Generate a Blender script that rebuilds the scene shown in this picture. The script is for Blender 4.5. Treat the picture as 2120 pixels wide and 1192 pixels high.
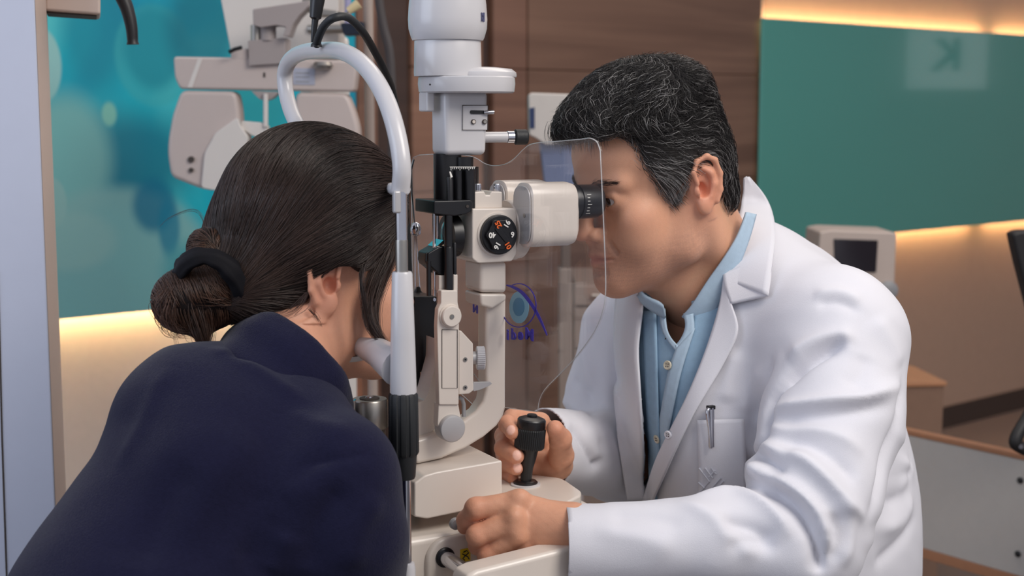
import bpy, bmesh, math, random
import numpy as np
from mathutils import Vector, Matrix
random.seed(7); RNG = np.random.default_rng(7)
for o in list(bpy.data.objects): bpy.data.objects.remove(o, do_unlink=True)
SC = bpy.context.scene; COL = SC.collection
# ---------------------------------------------------------------- camera
F_PX = 2944.0; CX, CY = 1060.0, 596.0; HC = 1.28
TILT = math.atan(366.0/F_PX)
cam_d = bpy.data.cameras.new('camera'); cam = bpy.data.objects.new('camera', cam_d); COL.objects.link(cam)
cam.location = (0, 0, HC); cam.rotation_euler = (math.pi/2-TILT, 0, 0)
cam_d.sensor_width = 36; cam_d.lens = F_PX/2120*36; cam_d.clip_start = .05
cam_d.dof.use_dof = True; cam_d.dof.focus_distance = 1.50; cam_d.dof.aperture_fstop = 6.3
SC.camera = cam
SC.view_settings.view_transform = 'Standard'; SC.view_settings.look = 'None'
SC.view_settings.gamma = 1.0; SC.view_settings.use_curve_mapping = False
SC.view_settings.exposure = 0.0
# ---------------------------------------------------------------- world and lamps
W = bpy.data.worlds.new('world'); SC.world = W; W.use_nodes = True
W.node_tree.nodes['Background'].inputs[0].default_value = (.86, .88, 1.0, 1)
W.node_tree.nodes['Background'].inputs[1].default_value = .50
def area(name, loc, target, sx, sy, power, col):
    d = bpy.data.lights.new(name, 'AREA'); d.shape = 'RECTANGLE'; d.size = sx; d.size_y = sy; d.energy = power; d.color = col
    o = bpy.data.objects.new(name, d); COL.objects.link(o); o.location = loc
    o.rotation_euler = (Vector(target)-Vector(loc)).to_track_quat('-Z', 'Y').to_euler(); return o
area('ceiling_light_panel', (1.3, .5, 2.65), (.35, 1.5, .9), 1.2, 1.2, 42, (1, .94, .87))
area('window_light', (-2.3, .3, 1.9), (.3, 1.6, 1.0), 1.6, 1.6, 26, (.72, .82, 1))
area('ceiling_light_panel_rear', (.6, 2.9, 2.7), (.5, 2.6, 0), 1.6, .9, 12, (1, .86, .72))
# ---------------------------------------------------------------- helpers: pixels to points
ST, CT = math.sin(TILT), math.cos(TILT)
CAM = np.array([0, 0, HC])
def ray(u, v):
    x = (u-CX)/F_PX; y = -(v-CY)/F_PX
    return np.array([x, CT+y*ST, -ST+y*CT])
def P(u, v, Y):
    d = ray(u, v); return CAM + d*(Y/d[1])
def PX(p):
    q = np.asarray(p, float)-CAM; z = q[1]*CT - q[2]*ST; y = q[1]*ST+q[2]*CT
    return (CX+F_PX*q[0]/z, CY-F_PX*y/z)
class Plane:
    def __init__(s, pt, nrm): s.p = np.array(pt, float); s.n = np.array(nrm, float); s.n /= np.linalg.norm(s.n)
    def __call__(s, u, v):
        d = ray(u, v); return CAM + d*(np.dot(s.p-CAM, s.n)/np.dot(d, s.n))
def off(pl, k): return Plane(pl.p+pl.n*k, pl.n)
PHI = math.radians(27)
A = np.array([math.cos(PHI), math.sin(PHI), 0]); N = np.array([-math.sin(PHI), math.cos(PHI), 0]); Z = np.array([0, 0, 1.])
# ---------------------------------------------------------------- helpers: materials
def lin(c):
    return tuple(((x/255)/12.92 if x/255 <= .04045 else ((x/255+.055)/1.055)**2.4) for x in c)
def mat(name, rgb, rough=.5, metal=0, var=.04, scale=40, bump=0, spec=.5, coat=0, sss=0, sheen=0, bscale=None):
    m = bpy.data.materials.new(name); m.use_nodes = True; nt = m.node_tree; b = nt.nodes['Principled BSDF']
    c = lin(rgb)
    b.inputs['Roughness'].default_value = rough; b.inputs['Metallic'].default_value = metal
    b.inputs['Specular IOR Level'].default_value = spec; b.inputs['Coat Weight'].default_value = coat
    b.inputs['Coat Roughness'].default_value = .15
    if sss: b.inputs['Subsurface Weight'].default_value = sss; b.inputs['Subsurface Scale'].default_value = .006; b.inputs['Subsurface Radius'].default_value = (1, .35, .2)
    if sheen: b.inputs['Sheen Weight'].default_value = sheen; b.inputs['Sheen Roughness'].default_value = .4
    tc = nt.nodes.new('ShaderNodeTexCoord'); nz = nt.nodes.new('ShaderNodeTexNoise'); nz.inputs['Scale'].default_value = scale; nz.inputs['Detail'].default_value = 4
    nt.links.new(tc.outputs['Object'], nz.inputs['Vector'])
    mx = nt.nodes.new('ShaderNodeMix'); mx.data_type = 'RGBA'
    mx.inputs[6].default_value = (*[x*(1-var) for x in c], 1); mx.inputs[7].default_value = (*[min(1, x*(1+var)) for x in c], 1)
    nt.links.new(nz.outputs['Fac'], mx.inputs[0]); nt.links.new(mx.outputs[2], b.inputs['Base Color'])
    if bump:
        n2 = nt.nodes.new('ShaderNodeTexNoise'); n2.inputs['Scale'].default_value = bscale or scale*8; n2.inputs['Detail'].default_value = 3
        nt.links.new(tc.outputs['Object'], n2.inputs['Vector'])
        bp = nt.nodes.new('ShaderNodeBump'); bp.inputs['Strength'].default_value = bump; bp.inputs['Distance'].default_value = .001
        nt.links.new(n2.outputs['Fac'], bp.inputs['Height']); nt.links.new(bp.outputs[0], b.inputs['Normal'])
    return m
def emis(name, rgb, k):
    m = bpy.data.materials.new(name); m.use_nodes = True; nt = m.node_tree; b = nt.nodes['Principled BSDF']
    b.inputs['Base Color'].default_value = (*lin(rgb), 1); b.inputs['Emission Color'].default_value = (*lin(rgb), 1); b.inputs['Emission Strength'].default_value = k; return m
# ---------------------------------------------------------------- helpers: objects
ROOT = {}
def thing(name, label, cat, loc, group=None):
    o = bpy.data.objects.new(name, None); COL.objects.link(o); o.location = tuple(loc); o.empty_display_size = .05
    o['label'] = label; o['category'] = cat
    if group: o['group'] = group
    ROOT[o.name] = np.array(loc, float); return o
def finish(o, vs, parent, loc):
    if parent is not None:
        r = ROOT[parent.name]; o.parent = parent; ROOT[o.name] = r
    else:
        r = np.array(loc if loc is not None else [vs[:, 0].mean(), vs[:, 1].mean(), vs[:, 2].min()], float)
        o.location = tuple(r); ROOT[o.name] = r
    return r
def mesh(name, vs, faces, m, parent=None, smooth=None, loc=None, label=None, cat=None, group=None, kind=None, bevel=0, bseg=3, recalc=True):
    vs = np.asarray(vs, float).reshape(-1, 3); me = bpy.data.meshes.new(name); o = bpy.data.objects.new(name, me); COL.objects.link(o)
    r = finish(o, vs, parent, loc)
    if isinstance(faces, np.ndarray):
        nv, nf, k = len(vs), len(faces), faces.shape[1]
        me.vertices.add(nv); me.vertices.foreach_set('co', (vs-r).astype(np.float32).ravel())
        me.loops.add(nf*k); me.loops.foreach_set('vertex_index', faces.astype(np.int32).ravel())
        me.polygons.add(nf); me.polygons.foreach_set('loop_start', np.arange(0, nf*k, k, dtype=np.int32))
        me.update(calc_edges=True)
    else:
        me.from_pydata([tuple(x) for x in (vs-r)], [], [tuple(int(i) for i in f) for f in faces])
        if recalc:
            bm = bmesh.new(); bm.from_mesh(me); bmesh.ops.recalc_face_normals(bm, faces=bm.faces); bm.to_mesh(me); bm.free()
    if m: me.materials.append(m)
    if bevel:
        b = o.modifiers.new('bevel', 'BEVEL'); b.width = bevel; b.segments = bseg; b.limit_method = 'ANGLE'; b.angle_limit = math.radians(38); b.harden_normals = False
        me.shade_smooth(); w = o.modifiers.new('wn', 'WEIGHTED_NORMAL'); w.keep_sharp = True
    elif smooth is not None:
        me.shade_smooth()
        if smooth < 180: me.set_sharp_from_angle(angle=math.radians(smooth))
    if label: o['label'] = label
    if cat: o['category'] = cat
    if group: o['group'] = group
    if kind: o['kind'] = kind
    return o
class MB:
    "collects shapes for one mesh"
    def __init__(s): s.v = []; s.f = []
    def add(s, vs, fs):
        k = len(s.v); s.v += [np.asarray(x, float) for x in vs]; s.f += [tuple(i+k for i in f) for f in fs]; return s
    def box(s, c, hx, hy, hz, ax=None):
        ax = ax if ax is not None else (A, N, Z); c = np.array(c, float); V = []
        for i in (-1, 1):
            for j in (-1, 1):
                for k in (-1, 1): V.append(c+ax[0]*hx*i+ax[1]*hy*j+ax[2]*hz*k)
        return s.add(V, [(0, 1, 3, 2), (4, 6, 7, 5), (0, 4, 5, 1), (2, 3, 7, 6), (0, 2, 6, 4), (1, 5, 7, 3)])
    def prism(s, pts, d):
        pts = [np.array(p, float) for p in pts]; n = len(pts); d = np.array(d, float)
        return s.add(pts+[p+d for p in pts], [tuple(range(n))[::-1], tuple(range(n, 2*n))]+[(i, (i+1) % n, n+(i+1) % n, n+i) for i in range(n)])
    def tube(s, pts, r, seg=16, cap=True):
        pts = [np.array(p, float) for p in pts]; n = len(pts); r = [r]*n if np.isscalar(r) else list(r)
        V = []; F = []; prev = None
        for i in range(n):
            t = pts[min(i+1, n-1)]-pts[max(i-1, 0)]; t = t/(np.linalg.norm(t)+1e-12)
            if prev is None:
                up = Z if abs(t[2]) < .9 else np.array([1., 0, 0]); x = np.cross(up, t)
            else: x = prev-t*np.dot(prev, t)
            x = x/np.linalg.norm(x); prev = x; y = np.cross(t, x)
            for k in range(seg):
                a = 2*math.pi*k/seg; V.append(pts[i]+(x*math.cos(a)+y*math.sin(a))*r[i])
        for i in range(n-1):
            for k in range(seg):
                k2 = (k+1) % seg; F.append((i*seg+k, i*seg+k2, (i+1)*seg+k2, (i+1)*seg+k))
        if cap: F += [tuple(range(seg))[::-1], tuple((n-1)*seg+k for k in range(seg))]
        return s.add(V, F)
    def lathe(s, c, prof, seg=48, axis=None, sx=1., sy=1., ax=None):
        "prof: list of (h, r) along axis from c"
        axis = Z if axis is None else np.array(axis, float)/np.linalg.norm(axis)
        if ax is None:
            x = np.cross(axis, Z if abs(axis[2]) < .9 else A); x = x/np.linalg.norm(x); y = np.cross(axis, x)
        else: x, y = ax
        c = np.array(c, float); V = []; F = []; n = len(prof)
        for h, r in prof:
            for k in range(seg):
                a = 2*math.pi*k/seg; V.append(c+axis*h+x*math.cos(a)*r*sx+y*math.sin(a)*r*sy)
        for i in range(n-1):
            for k in range(seg):
                k2 = (k+1) % seg; F.append((i*seg+k, i*seg+k2, (i+1)*seg+k2, (i+1)*seg+k))
        F += [tuple(range(seg))[::-1], tuple((n-1)*seg+k for k in range(seg))]
        return s.add(V, F)
    def build(s, name, m, parent=None, **kw): return mesh(name, np.array(s.v), s.f, m, parent, **kw)
def spline(pts, k=8):
    "Catmull-Rom through points"
    pts = [np.array(p, float) for p in pts]; q = [2*pts[0]-pts[1]]+pts+[2*pts[-1]-pts[-2]]; out = []
    for i in range(1, len(q)-2):
        for j in range(k):
            t = j/k; out.append(.5*((2*q[i])+(-q[i-1]+q[i+1])*t+(2*q[i-1]-5*q[i]+4*q[i+1]-q[i+2])*t*t+(-q[i-1]+3*q[i]-3*q[i+1]+q[i+2])*t**3))
    out.append(pts[-1]); return out
def round_poly(pts, r=.2, k=4):
    "cut corners of a closed 2-D polygon; r in the same unit"
    out = []; n = len(pts); pts = [np.array(p, float) for p in pts]
    for i in range(n):
        p0, p, p1 = pts[i-1], pts[i], pts[(i+1) % n]; a = p0-p; b = p1-p; la, lb = np.linalg.norm(a), np.linalg.norm(b); rr = min(r, la*.45, lb*.45)
        s, e = p+a/la*rr, p+b/lb*rr
        for j in range(k+1):
            t = j/k; out.append((1-t)**2*s+2*t*(1-t)*p+t*t*e)
    return out
def text_geo(s, size, ext=.0003, bold=0):
    cu = bpy.data.curves.new('t', 'FONT'); cu.body = s; cu.size = size; cu.extrude = ext; cu.align_x = 'CENTER'; cu.align_y = 'CENTER'; cu.offset = bold; cu.resolution_u = 4
    o = bpy.data.objects.new('t', cu); COL.objects.link(o); bpy.context.view_layer.update()
    me = o.to_mesh(); V = np.array([v.co[:] for v in me.vertices]); Fc = [tuple(p.vertices) for p in me.polygons]
    o.to_mesh_clear(); bpy.data.objects.remove(o); bpy.data.curves.remove(cu); return V, Fc
def text_at(mb, s, c, x, y, size, rot=0, ext=.0003, bold=0):
    V, Fc = text_geo(s, size, ext, bold); x = np.array(x, float); y = np.array(y, float); n = np.cross(x, y); ca, sa = math.cos(rot), math.sin(rot)
    if len(V): mb.add([np.array(c)+x*(v[0]*ca-v[1]*sa)+y*(v[0]*sa+v[1]*ca)+n*v[2] for v in V], Fc)
    return mb
# ================================================================ materials
M = {}
M['instr'] = mat('instrument_enamel', (224, 213, 202), .32, var=.02, coat=.25)
M['instr_cool'] = mat('instrument_enamel_cool', (200, 198, 200), .3, var=.02, coat=.25)
M['black'] = mat('black_anodised', (22, 22, 25), .35, var=.1)
M['rubber'] = mat('black_rubber', (30, 32, 34), .55, var=.1, bump=.2)
M['chrome'] = mat('chrome', (205, 206, 212), .16, 1, var=.02)
M['steel'] = mat('brushed_steel', (170, 166, 160), .38, 1, var=.06)
M['grey'] = mat('grey_plastic', (150, 150, 152), .45)
M['silver'] = mat('silver_knob', (188, 186, 186), .4, .3, var=.02)
M['dark_line'] = mat('dark_seam', (70, 62, 58), .7)
M['white_print'] = mat('white_print', (235, 232, 225), .5)
M['orange_print'] = mat('orange_print', (235, 105, 40), .5)
# ================================================================ room
WN = None
WD = np.array([.76, .65, 0]); WD /= np.linalg.norm(WD); WNn = np.array([WD[1], -WD[0], 0])   # along the wall, facing the room
W0 = P(1690, 400, 5.0); W0[2] = 0
WALL = Plane(W0-WNn*.07, WNn)                   # plaster behind the panels
PAN = Plane(W0, WNn)
def wall_pt(u, h, pl): q = pl(u, 300); q[2] = h; return q
def zat(u, v, pl): return pl(u, v)[2]
M['wall'] = mat('cream_wallpaper', (206, 192, 180), .85, var=.05, scale=60, bump=.5, bscale=300)
M['floor'] = mat('grey_floor', (96, 88, 86), .6, var=.06, scale=8)
M['ceil'] = mat('ceiling_paint', (200, 198, 195), .9)
def struct(mb, name, m, **kw): return mb.build(name, m, kind='structure', **kw)
a0 = wall_pt(-900, 0, WALL); a1 = W0-WNn*.07+WD*3.2
struct(MB().prism([a0, a1, a1+Z*2.9, a0+Z*2.9], -WNn*.12), 'wall_back', M['wall'])
r1 = a1
struct(MB().prism([r1, r1+WNn*5, r1+WNn*5+Z*2.9, r1+Z*2.9], WD*.1), 'wall_right', M['wall'])
struct(MB().prism([(-3.6, -1.8, 0), (6.5, -1.8, 0), (6.5, 8.5, 0), (-3.6, 8.5, 0)], (0, 0, -.1)), 'floor', M['floor'])
struct(MB().prism([wall_pt(1574, 0, WALL)+WNn*.001, a1+WNn*.001, a1+Z*2.9+WNn*.001, wall_pt(1574, 2.9, WALL)+WNn*.001], WNn*.006), 'trim_2', mat('brown_wall_covering', (186, 154, 132), .8, var=.05, scale=30))
bb = struct(MB().prism([a0+WNn*.001, a1+WNn*.001, a1+Z*.09+WNn*.001, a0+Z*.09+WNn*.001], WNn*.012), 'baseboard_back', mat('dark_baseboard', (70, 55, 48), .6))
# wood cladding: boards as parts of the back wall
def wood(name, c1, c2, scale=1.0):
    m = bpy.data.materials.new(name); m.use_nodes = True; nt = m.node_tree; b = nt.nodes['Principled BSDF']; b.inputs['Roughness'].default_value = .5
    tc = nt.nodes.new('ShaderNodeTexCoord'); mp = nt.nodes.new('ShaderNodeMapping'); mp.inputs['Rotation'].default_value = (0, 0, -math.atan2(WD[1], WD[0])); mp.vector_type = 'POINT'
    m2 = nt.nodes.new('ShaderNodeMapping'); m2.inputs['Scale'].default_value = (.7*scale, 4*scale, 11*scale)
    n1 = nt.nodes.new('ShaderNodeTexNoise'); n1.inputs['Scale'].default_value = 1.3; n1.inputs['Detail'].default_value = 7; n1.inputs['Distortion'].default_value = .6
    cr = nt.nodes.new('ShaderNodeValToRGB'); cr.color_ramp.elements[0].color = (*lin(c1), 1); cr.color_ramp.elements[1].color = (*lin(c2), 1); cr.color_ramp.elements[0].position = .32; cr.color_ramp.elements[1].position = .68
    L = nt.links.new; L(tc.outputs['Object'], mp.inputs[0]); L(mp.outputs[0], m2.inputs[0]); L(m2.outputs[0], n1.inputs['Vector']); L(n1.outputs['Fac'], cr.inputs[0]); L(cr.outputs[0], b.inputs['Base Color'])
    return m
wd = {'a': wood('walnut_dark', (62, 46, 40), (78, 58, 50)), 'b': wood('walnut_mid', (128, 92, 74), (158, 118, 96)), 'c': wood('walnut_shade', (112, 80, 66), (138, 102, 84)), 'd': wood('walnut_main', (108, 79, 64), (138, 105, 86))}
WPAN = Plane(W0-WNn*.02, WNn)
wcl = thing('wood_cladding', 'tall brown walnut wall cladding behind the microscope and the doctor', 'wall cladding', wall_pt(1300, 0, WPAN))
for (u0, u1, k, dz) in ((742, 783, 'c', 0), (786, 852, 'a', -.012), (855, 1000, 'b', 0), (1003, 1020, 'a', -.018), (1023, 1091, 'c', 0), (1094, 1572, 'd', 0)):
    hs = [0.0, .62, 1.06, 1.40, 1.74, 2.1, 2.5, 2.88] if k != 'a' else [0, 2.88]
    for i in range(len(hs)-1):
        p0 = wall_pt(u0, hs[i], WPAN)+WNn*dz; p1 = wall_pt(u1, hs[i], WPAN)+WNn*dz; h = hs[i+1]-hs[i]-.0015
        MB().prism([p0, p1, p1+Z*h, p0+Z*h], -WNn*.04).build('panel', wd[k], wcl, bevel=.002, bseg=1)
# mural (flat print on glass, left)
def mural_mat():
    m = bpy.data.materials.new('abstract_teal_mural'); m.use_nodes = True; nt = m.node_tree; b = nt.nodes['Principled BSDF']; b.inputs['Roughness'].default_value = .25; L = nt.links.new
    tc = nt.nodes.new('ShaderNodeTexCoord'); rt = nt.nodes.new('ShaderNodeMapping'); rt.inputs['Rotation'].default_value = (0, 0, -math.atan2(WD[1], WD[0])); L(tc.outputs['Object'], rt.inputs[0])
    n1 = nt.nodes.new('ShaderNodeTexNoise'); n1.inputs['Scale'].default_value = 2.2; n1.inputs['Detail'].default_value = 3; n1.inputs['Distortion'].default_value = .5; L(rt.outputs[0], n1.inputs['Vector'])
    cr = nt.nodes.new('ShaderNodeValToRGB'); e = cr.color_ramp.elements; e[0].position = .33; e[0].color = (*lin((0, 142, 172)), 1); e[1].position = .72; e[1].color = (*lin((100, 212, 210)), 1); q = e.new(.5); q.color = (*lin((14, 180, 198)), 1)
    L(n1.outputs['Fac'], cr.inputs[0]); cur = cr.outputs[0]
    n2 = nt.nodes.new('ShaderNodeTexNoise'); n2.inputs['Scale'].default_value = 3; L(rt.outputs[0], n2.inputs['Vector'])
    base = MUR0; rz = -math.atan2(WD[1], WD[0])
    for (u, v, ru, rv, rgb, soft, amt) in MUR_BLOBS:
        q = PAN(u, v)-base; x = q[0]*math.cos(rz)-q[1]*math.sin(rz); z = q[2]
        s = 1/abs((PAN(u+ru, v)-PAN(u, v))[:2] @ WD[:2]); sz = 1/abs(PAN(u, v+rv)[2]-PAN(u, v)[2])
        mp = nt.nodes.new('ShaderNodeMapping'); mp.vector_type = 'POINT'; mp.inputs['Location'].default_value = (-x*s, 0, -z*sz); mp.inputs['Scale'].default_value = (s, 0, sz); L(rt.outputs[0], mp.inputs[0])
        ln = nt.nodes.new('ShaderNodeVectorMath'); ln.operation = 'LENGTH'; L(mp.outputs[0], ln.inputs[0])
        mr = nt.nodes.new('ShaderNodeMapRange'); mr.interpolation_type = 'SMOOTHSTEP'; mr.inputs[1].default_value = 1+soft; mr.inputs[2].default_value = 1-soft; mr.inputs[3].default_value = 0; mr.inputs[4].default_value = amt; L(ln.outputs['Value'], mr.inputs[0])
        mx = nt.nodes.new('ShaderNodeMix'); mx.data_type = 'RGBA'; mx.inputs[7].default_value = (*lin(rgb), 1); L(mr.outputs[0], mx.inputs[0]); L(cur, mx.inputs[6]); cur = mx.outputs[2]
    L(cur, b.inputs['Base Color']); return m
MUR_BLOBS = [(90, 330, 190, 130, (90, 178, 178), .4, .5), (280, 330, 120, 90, (0, 116, 140), .5, .8), (200, 60, 70, 120, (12, 140, 160), .4, .7), (85, 135, 42, 78, (158, 206, 200), .07, .9), (320, 115, 80, 105, (60, 176, 182), .08, .55), (318, 100, 60, 85, (18, 146, 162), .25, .9),
    (140, 330, 90, 130, (132, 194, 188), .3, .85), (226, 236, 15, 24, (138, 206, 186), .3, .9), (420, 60, 70, 110, (6, 112, 132), .4, .8), (240, 560, 200, 170, (138, 190, 186), .12, .85), (150, 500, 90, 60, (150, 196, 190), .25, .6), (108, 420, 30, 52, (150, 196, 190), .1, .8), (318, 425, 42, 55, (0, 118, 150), .3, .85), (350, 470, 22, 60, (20, 130, 160), .35, .8), (400, 560, 60, 60, (60, 160, 170), .4, .7), (520, 230, 80, 70, (40, 150, 150), .4, .6)]
u0, u1 = -260, 738
p0, p1 = wall_pt(u0, 0, PAN), wall_pt(u1, 0, PAN); zb = zat(115, 662, PAN)
MUR0 = np.array([(p0[0]+p1[0])/2, (p0[1]+p1[1])/2, zb])
MB().prism([p0+Z*zb, p1+Z*zb, p1+Z*2.5, p0+Z*2.5], -WNn*.012).build('mural_panel', mural_mat(), loc=MUR0, label='large glass wall mural with teal water bubbles behind the woman', cat='wall mural')
# right-hand green glass panel
zb2, zt2 = zat(1690, 498, PAN), zat(1575, 36, PAN)
M['green_glass'] = mat('green_back_painted_glass', (80, 164, 152), .06, var=.05, scale=1.5, coat=1)
q0, q1 = wall_pt(1574, 0, PAN), wall_pt(2320, 0, PAN)
MB().prism([q0+Z*zb2, q1+Z*zb2, q1+Z*zt2, q0+Z*zt2], -WNn*.012).build('glass_panel', M['green_glass'], label='wide glossy sea-green glass wall panel behind the doctor at right', cat='wall panel', bevel=.003, bseg=1)
# led strips behind the panel edges
M['led'] = emis('warm_led', (255, 198, 146), 46)
def led(u0, u1, h, label, up, k=1.0):
    a = wall_pt(u0, h, PAN)-WNn*.035; b = wall_pt(u1, h, PAN)-WNn*.035
    MB().prism([a-Z*.007, b-Z*.007, b+Z*.007, a+Z*.007], -WNn*.012).build('led_strip', M['led'], label=label, cat='led strip', group=None)
led(-240, 736, zb+.03, 'warm led strip hidden behind the bottom edge of the teal mural', -1)
led(1592, 2040, zb2+.03, 'warm led strip behind the bottom edge of the green glass panel', -1)
led(2070, 2300, zb2+.03, 'short warm led strip behind the bottom right end of the green panel', -1)
led(1578, 2050, zt2-.03, 'warm led strip behind the top edge of the green glass panel', 1)
led(2078, 2300, zt2-.03, 'short warm led strip behind the top right end of the green panel', 1)
# left partition: white face with a beige end strip
M['part'] = mat('partition_white', (196, 202, 220), .5, var=.02)
M['beige'] = mat('beige_edge', (198, 178, 166), .5, var=.02)
YL = 1.75
e0 = P(84, 300, YL); x1 = e0[0]
FR = np.array([-.97, -.24, 0]); FR /= np.linalg.norm(FR)
BK = np.array([-.28, .96, 0]); BK /= np.linalg.norm(BK)
def vert(p, h): q = np.array(p, float); q[2] = h; return q
b0, b1 = vert(e0, 0), vert(e0+FR*.8, 0)
struct(MB().prism([b0, b1, b1+Z*2.7, b0+Z*2.7], BK*.05), 'wall_left', M['part'], bevel=.002, bseg=2)
g0 = vert(P(84, 300, YL), 0); g1 = vert(P(106, 300, YL+.05), 0)
struct(MB().prism([g0+(g1-g0)*.02, g1, g1+Z*2.7, g0+(g1-g0)*.02+Z*2.7], BK*.05), 'trim_1', M['beige'], bevel=.001, bseg=2)
# joint in the white face, box and hook near the top
LF = Plane(e0, np.cross(FR, Z)); 
MB().tube([LF(-4, 560), LF(4, 900), LF(14, 1200)], .0012, 6).build('panel_joint', M['dark_line'], bpy.data.objects['wall_left'])
YB = 1.82
wbx = MB().prism([P(93, -120, YB), P(208, -120, YB), P(208, 31, YB), P(93, 22, YB)], BK*.10).build('wall_box', M['beige'], label='beige box fixed high on the edge of the white partition', cat='box', bevel=.004)
MB().prism([P(96, 23, YB-.002)+BK*.01, P(200, 31, YB-.002)+BK*.01, P(200, 33, YB-.002)+BK*.01, P(96, 26, YB-.002)+BK*.01], BK*.07).build('underside_trim', M['dark_line'], wbx)
MB().prism([P(82, -120, YB), P(94, -120, YB), P(94, 62, YB), P(82, 65, YB)], BK*.05).build('box_bracket', M['beige'], wbx, bevel=.002)
hk = spline([P(236, -60, 1.95), P(250, -14, 1.95), P(263, 18, 1.95), P(272, 55, 1.95), P(275, 92, 1.95)], 6)
MB().tube(hk, list(np.linspace(.011, .0072, len(hk)-1))+[.0085], 18).build('lamp_handle', mat('black_handle', (30, 28, 30), .45), label='curved black lamp handle hanging down in front of the teal mural', cat='handle', smooth=60)
# ================================================================ slit lamp microscope
M0 = P(950, 300, 1.50); CP = Plane(M0, N)
def FP(k): return off(CP, -k)
def side(pts, k, depth, rnd=0):
    pl = FP(k)
    if rnd: pts = round_poly(pts, rnd)
    return MB().prism([pl(*q) for q in pts], N*depth)
def vl(u, prof, k=0, seg=56, sy=1.):
    pl = FP(k); c = pl(u, prof[0][0]); s = c[1]/F_PX
    return MB().lathe([c[0], c[1], 0], [(pl(u, v)[2], r*s) for v, r in prof], seg, ax=(A, N), sy=sy)
TZ = P(1000, 1262, 1.50)[2]                       # table top height
base0 = np.array([M0[0], M0[1], TZ])
SL = thing('slit_lamp', 'white slit lamp microscope with black dial and joystick between woman and doctor', 'microscope', base0)
I, IC = M['instr'], M['instr_cool']
# lamp housing tower
vl(927, [(84, 72), (78, 75), (60, 80), (40, 81), (10, 79), (-30, 74), (-70, 64), (-95, 45), (-104, 15)]).build('lamp_cap', IC, SL, smooth=40)
vl(927, [(158, 69), (150, 69.5), (86, 68), (80, 66)]).build('lamp_neck', IC, SL, smooth=40)
vl(966, [(193, 94), (190, 98), (174, 100), (161, 99), (159, 97)]).build('filter_drum', IC, SL, smooth=35)
vl(985, [(160, 83), (157, 84), (150, 83), (143, 74), (139, 40)]).build('drum_lid', IC, SL, smooth=35)
side([(1046, 162), (1061, 162), (1061, 181), (1056, 178)], .022, .03).build('drum_window', M['black'], SL)
side([(884, 190), (900, 190), (900, 231), (884, 231)], .008, .022).build('side_block', IC, SL, bevel=.002)
side([(921, 188), (1012, 188), (1008, 321), (922, 322)], .0185, .037).build('lamp_body', IC, SL, bevel=.006, bseg=4)
pl = FP(.0187)
mb = MB()
side([(957, 218), (1010, 218), (1009, 269), (957, 269)], .0193, .0010, 2).build('control_plate', IC, SL, bevel=.0004, bseg=1)
fr = [pl(u, v)-N*.0009 for u, v in ((957, 218), (1010, 218), (1009, 269), (957, 269), (957, 218))]
MB().tube(fr, .00035, 6).build('plate_outline', M['dark_line'], SL)
side([(974, 228), (1012, 229), (1012, 236), (974, 236)], .0205, .003, 4).build('lever_slot', M['black'], SL)
MB().tube([pl(1000, 233)-N*.002, pl(1013, 232)-N*.004, pl(1018, 232)-N*.004], .0022, 12).build('filter_lever', M['chrome'], SL, smooth=40)
for (u, v, mm) in ((979, 252, M['instr']), (1002, 252, M['steel'])):
    c = pl(u, v); o = MB().lathe(c, [(0, .0026), (.0022, .0026), (.0024, .0019)], 20, axis=-N).build('screw', M['dark_line'], SL, smooth=30); MB().lathe(c-N*.0020, [(0, .0019), (.0008, .0017)], 18, axis=-N).build('screw_face', mm, o, smooth=30)
MB().lathe(FP(.034)(890, 175), [(0, .001), (.0006, .001)], 10, axis=-N).build('screw', M['black'], SL)
# little printed marks on the cap
mb = MB(); capx = CP(927, 30); yr = capx[1]/F_PX
def on_cap(u, v, r):
    c = CP(927, v); dx = (u-927)*yr; R_ = r*yr; return np.array([c[0]+dx, c[1]-math.sqrt(max(R_*R_-dx*dx, 0)), c[2]])
for (u, v, s) in ((999, 34, 'M'), (999, 43, 'N')):
    p = on_cap(u, v, 81.4); nn = np.array([p[0]-CP(927, v)[0], p[1]-CP(927, v)[1], 0]); nn /= np.linalg.norm(nn); xx = np.cross(Z, nn); text_at(mb, s+'I', p+nn*.0003, xx, Z, .0065, 0, .0003, .0002)
mb.build('lettering', mat('blue_grey_print', (82, 84, 118), .5), SL)
# horizontal control knob
ca = FP(.0)(1008, 284); ax = A*.98+N*-.2; ax /= np.linalg.norm(ax)
MB().lathe(ca, [(-.01, .0058), (.022, .0058)], 28, axis=ax).build('knob_shaft', IC, SL, smooth=40)
MB().lathe(ca+ax*.0215, [(0, .0054), (.001, .0064), (.008, .0064), (.009, .0058)], 28, axis=ax).build('knob_ring', M['chrome'], SL, smooth=30)
MB().lathe(ca+ax*.0305, [(0, .007), (.001, .0082), (.0125, .0082), (.014, .0072)], 32, axis=ax).build('slit_height_knob', M['rubber'], SL, smooth=30)
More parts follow.
